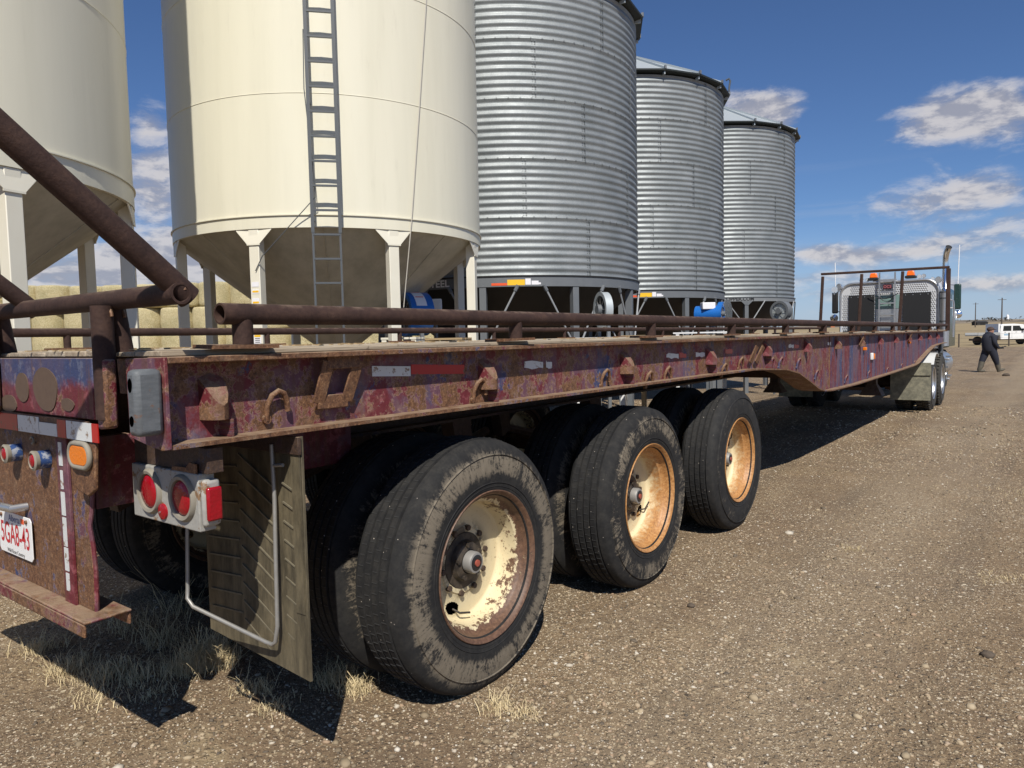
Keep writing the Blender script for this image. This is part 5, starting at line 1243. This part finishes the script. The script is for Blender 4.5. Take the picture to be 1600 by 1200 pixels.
for (hx, hy, hz) in ((.13, .215, .925), (.30, -.225, .925)):
    mb = MB().cbox((hx+.02, hy, hz), (.035, 0, 0), (0, .018, 0), (0, 0, .035))
    for k in range(4): mb.tube([(hx+.05, hy, hz+.025-.016*k), (hx+.085, hy-.006, hz+.022-.016*k), (hx+.095, hy-.028, hz+.018-.016*k)], [.009, .008, .006], 7)
    mb.tube([(hx+.015, hy-.01, hz+.03), (hx+.045, hy-.03, hz+.045), (hx+.065, hy-.032, hz+.046)], [.010, .009, .007], 7)
    o = mb.build('hand', BLACK, None, smooth=60); o.parent = P
ph_ = thing('flashlight', tuple(Vector((gx, gy, gzp))+Matrix.Rotation(YAW, 3, 'Z') @ Vector((.38, -.24, .955))), 'short black tool held in the hand of the walking person', 'tool'); ph_.rotation_euler = (0, 0, YAW)
o = MB().tube([(-.06, 0, -.02), (.05, 0, .015), (.055, 0, .017), (.10, 0, .03)], [.014, .014, .022, .022], 12).build('barrel', BLACK, None, smooth=40); o.parent = ph_

# ------------------------------------------------------------------ pickup truck
dk = 67.; lat = (1571-800)/FPX*dk
pc = Vector((CAM[0], CAM[1], 0))+fwd2*dk+rt2*lat; pz = float(ground_z(pc.x, pc.y))
U = thing('pickup_truck', (pc.x, pc.y, pz), 'white crew cab pickup with a low flat bed parked in the field', 'truck'); U.rotation_euler = (0, 0, YAW)
def pb(mb, name, m, parent=None, bevel=.0, smooth=30):
    o = mb.build(name, m, None, smooth=smooth, bevel=bevel); o.parent = parent or U; return o
prof = [(-1.05, .50), (1.55, .50), (1.60, .80), (1.75, .95), (2.15, .97), (2.45, .80), (2.50, .55), (2.95, .55), (3.0, .95), (2.85, 1.17), (1.55, 1.28), (1.05, 1.85), (.2, 1.92), (-.80, 1.90), (-1.02, 1.80), (-1.10, 1.20)]
pb(MB().prism(prof, 1.86, 'XZ', -.93), 'cab_body', WHITE, bevel=.04)
pb(MB().box(-3.15, -1.12, -.95, .95, .86, .93), 'flat_bed', GRAPH); 
for s_ in (-1, 1):
    pb(MB().box(-3.15, -1.14, s_*.95-.02, s_*.95+.02, .935, 1.16), 'bed_side', mat('grey bed side', (.33, .33, .32), .5))
pb(MB().box(-1.25, -1.13, -.9, .9, 1.0, 1.95), 'headache_rack', WHITE)
pb(MB().box(-3.1, 2.8, -.45, .45, .42, .60), 'frame', UNDER)
for s_ in (-1, 1):
    y = s_*.932
    pb(MB().prism([(-.85, 1.27), (-.08, 1.27), (-.08, 1.74), (-.80, 1.74)], .006, 'XZ', y-.003), 'side_window', GLASS)
    pb(MB().prism([(.05, 1.27), (.98, 1.27), (.66, 1.74), (.05, 1.74)], .006, 'XZ', y-.003), 'side_window', GLASS)
    pb(MB().prism([(-.75, .85), (-.2, .85), (-.2, 1.02), (-.75, 1.02)], .004, 'XZ', y-.002), 'door_decal', mat('faint blue decal', (.30, .42, .52), .5))
    for x in (-.02, 1.05, -.95): pb(MB().box(x-.008, x+.008, y-.003, y+.003, .6, 1.25), 'door_gap', GRAPH)
    for x in (-.72, .30): pb(MB().box(x, x+.14, y-.012, y+.012, 1.14, 1.18), 'door_handle', GRAPH)
pb(MB().hexa([(1.10, -.78, 1.80), (1.10, .78, 1.80), (1.50, .84, 1.325), (1.50, -.84, 1.325), (1.125, -.78, 1.82), (1.125, .78, 1.82), (1.525, .84, 1.345), (1.525, -.84, 1.345)]), 'windscreen', GLASS)
for x in (-2.05, 2.02):
    for s_ in (-1, 1):
        w_ = MB().lathe([(.0005, -.10), (.19, -.10), (.21, -.12), (.38, -.13), (.40, -.09), (.40, .09), (.38, .13), (.0005, .13)], 28, 'Y', (x, s_*.83, .40))
        o = pb(w_, 'wheel', BLACK, smooth=40); pb(MB().lathe([(.0005, 0), (.2, .0), (.2, .01)], 20, 'Y', (x, s_*.965, .40)), 'wheel_rim', mat('dark wheel rim', (.18, .18, .18), .4, .6), smooth=40)
pb(MB().box(.85, 1.05, -1.12, -.96, 1.28, 1.48), 'wing_mirror', BLACK, bevel=.02)

# ------------------------------------------------------------------ far field: fence, poles, sheds, trees
Fn = thing('wire_fence', (2., 60, 0), 'wire fence on thin posts along the edge of the yard', 'fence')
fb = Vector((CAM[0], CAM[1], 0))+fwd2*62
fdir = (rt2*1.0+fwd2*.10).normalized(); pts = []
for k in range(16):
    u = 38.3+(k-9)*4.6; p = Vector((CAM[0], CAM[1], 0))+fwd2*(61.5+.1*(u-38))+rt2*u; z = float(ground_z(p.x, p.y)); pts.append(Vector((p.x, p.y, z)))
    MB().tube([(p.x, p.y, z-.2), (p.x, p.y, z+1.15)], .06, 7).build('fence_post', POLEM, Fn)
for h in (.4, .75, 1.08): MB().tube([p+Vector((0, 0, h)) for p in pts], .006, 4).build('wire', WIREM, Fn)
def utility_pole(px, dist, h, label):
    d = np.array([(px-800)/FPX, 0, 1.]) @ RR; d /= np.hypot(d[0], d[1]); x, y = CAM[0]+d[0]*dist, CAM[1]+d[1]*dist; z = float(ground_z(x, y))
    u_ = thing('utility_pole', (x, y, z), label, 'pole', 'utility poles far across the fields')
    MB().tube([(x, y, z-.3), (x, y, z+h)], [.20, .13], 8).build('pole', POLEM, u_); MB().bar(Vector((x, y, z+h-.5))-rt2*1.1, Vector((x, y, z+h-.5))+rt2*1.1, .12, .12).build('crossarm', POLEM, u_)
    return Vector((x, y, z+h-.4))
utility_pole(1563, 230, 8.8, 'thicker utility pole rising just left of the pickup cab roof')
utility_pole(1522, 330, 9.5, 'thin far utility pole to the left of the walking person')
utility_pole(1282, 420, 9.5, 'thin far utility pole seen between the far metal bin and the tractor')
def far_box(name, px, dist, w_, d_, h, roof, m, label):
    d = np.array([(px-800)/FPX, 0, 1.]) @ RR; d /= np.hypot(d[0], d[1]); x, y = CAM[0]+d[0]*dist, CAM[1]+d[1]*dist; z = float(ground_z(x, y))
    b_ = thing(name, (x, y, z), label, 'shed' if name == 'shed' else 'tank')
    if name == 'shed':
        c_ = Vector((x, y, z)); MB().cbox(c_+Vector((0, 0, h/2-.3)), rt2*w_/2, fwd2*d_/2, Vector((0, 0, h/2+.3))).build('wall', m, b_)
        rp = [c_+rt2*s_*(w_/2+.3)+fwd2*t_*(d_/2+.3)+Vector((0, 0, h)) for s_ in (-1, 1) for t_ in (-1, 1)]+[c_+rt2*s_*(w_/2+.3)+Vector((0, 0, h+roof)) for s_ in (-1, 1)]
        MB().add(rp, [(0, 1, 4), (2, 5, 3), (0, 4, 5, 2), (1, 3, 5, 4), (0, 2, 3, 1)]).build('roof', m, b_, smooth=None)
        MB().cbox(c_-fwd2*(d_/2+.03)+Vector((0, 0, h*.35)), rt2*w_*.2, fwd2*.03, Vector((0, 0, h*.35))).build('door', BLACK, b_)
    else:
        MB().lathe([(w_/2, -.5), (w_/2, h*.7), (w_*.3, h), (.05, h+.2)], 16, 'Z', (x, y, z)).build('shell', m, b_, smooth=40); MB().lathe([(.3, h), (.3, h+.6), (.02, h+.7)], 10, 'Z', (x, y, z)).build('lid', m, b_)
far_box('shed', 1529, 400, 5, 4, 1.2, .8, mat('dark shed', (.03, .028, .026), .8), 'low dark shed in the field behind the walking person')
far_box('shed', 1290, 520, 9, 6, 1.8, 1., mat('orange shed', (.40, .14, .06), .8), 'small reddish shed beyond the deck to the left of the tractor')
far_box('storage_tank', 1572, 830, 2.6, 2.6, 4.2, 0, WHITE, 'tiny white storage tank on the horizon above the pickup')
# shelterbelt of bare trees on the horizon: one far mass
mb = MB()
for k in range(900):
    b_ = R_(random.uniform(-12, 75)); dist = random.choice((560, 640, 760, 860, 900))+random.uniform(-30, 30)
    if vnoise(np.array([b_*40.]), np.array([dist*.01]), 1., 77)[0] < -.08: continue
    x, y = CAM[0]-math.sin(b_)*dist, CAM[1]+math.cos(b_)*dist; z = float(ground_z(x, y)); h = random.uniform(1., 3.2); r = random.uniform(2, 7)
    n = 6
    for q in range(5):
        c_ = Vector((x+random.uniform(-r, r), y+random.uniform(-r, r), z+h*random.uniform(.2, .8))); s_ = random.uniform(.5, 1.1)*h*.45
        rv = [Vector((random.uniform(-1, 1), random.uniform(-1, 1), random.uniform(-.7, .7)))*s_ for _ in range(6)]
        mb.add([c_+v for v in rv], [(0, 1, 2), (2, 3, 4), (4, 5, 0), (1, 3, 5)])
mb.build('shelterbelt', TREEM, None, smooth=None, kind='stuff', label='low dark line of bare trees and brush along the horizon')
# clods
for i, (px, py, s_, lb_) in enumerate(((1572, 588, .11, 'dark clod of soil on the yard just beyond the walking person'), (1543, 1026, .028, 'dark rounded stone near the right edge of the yard'), (1080, 948, .02, 'small dark twig clump by the third wheel track'))):
    p = at(px, py, 2, -.25 if i == 0 else 0.)
    rg = random.Random(i); pr = [(max(.001, s_*math.sin(PI*k/8)), -s_*math.cos(PI*k/8)*.6) for k in range(9)]; mb = MB().lathe(pr, 12)
    mb.v = [(x*rg.uniform(.8, 1.2), y*rg.uniform(.8, 1.2), z*rg.uniform(.8, 1.2)) for x, y, z in mb.v]
    o = mb.build('soil_clod' if i != 1 else 'stone', DIRTC, None, smooth=60); o.location = (p.x, p.y, float(ground_z(p.x, p.y))+s_*.3); tag(o, lb_, 'clod' if i != 1 else 'stone')
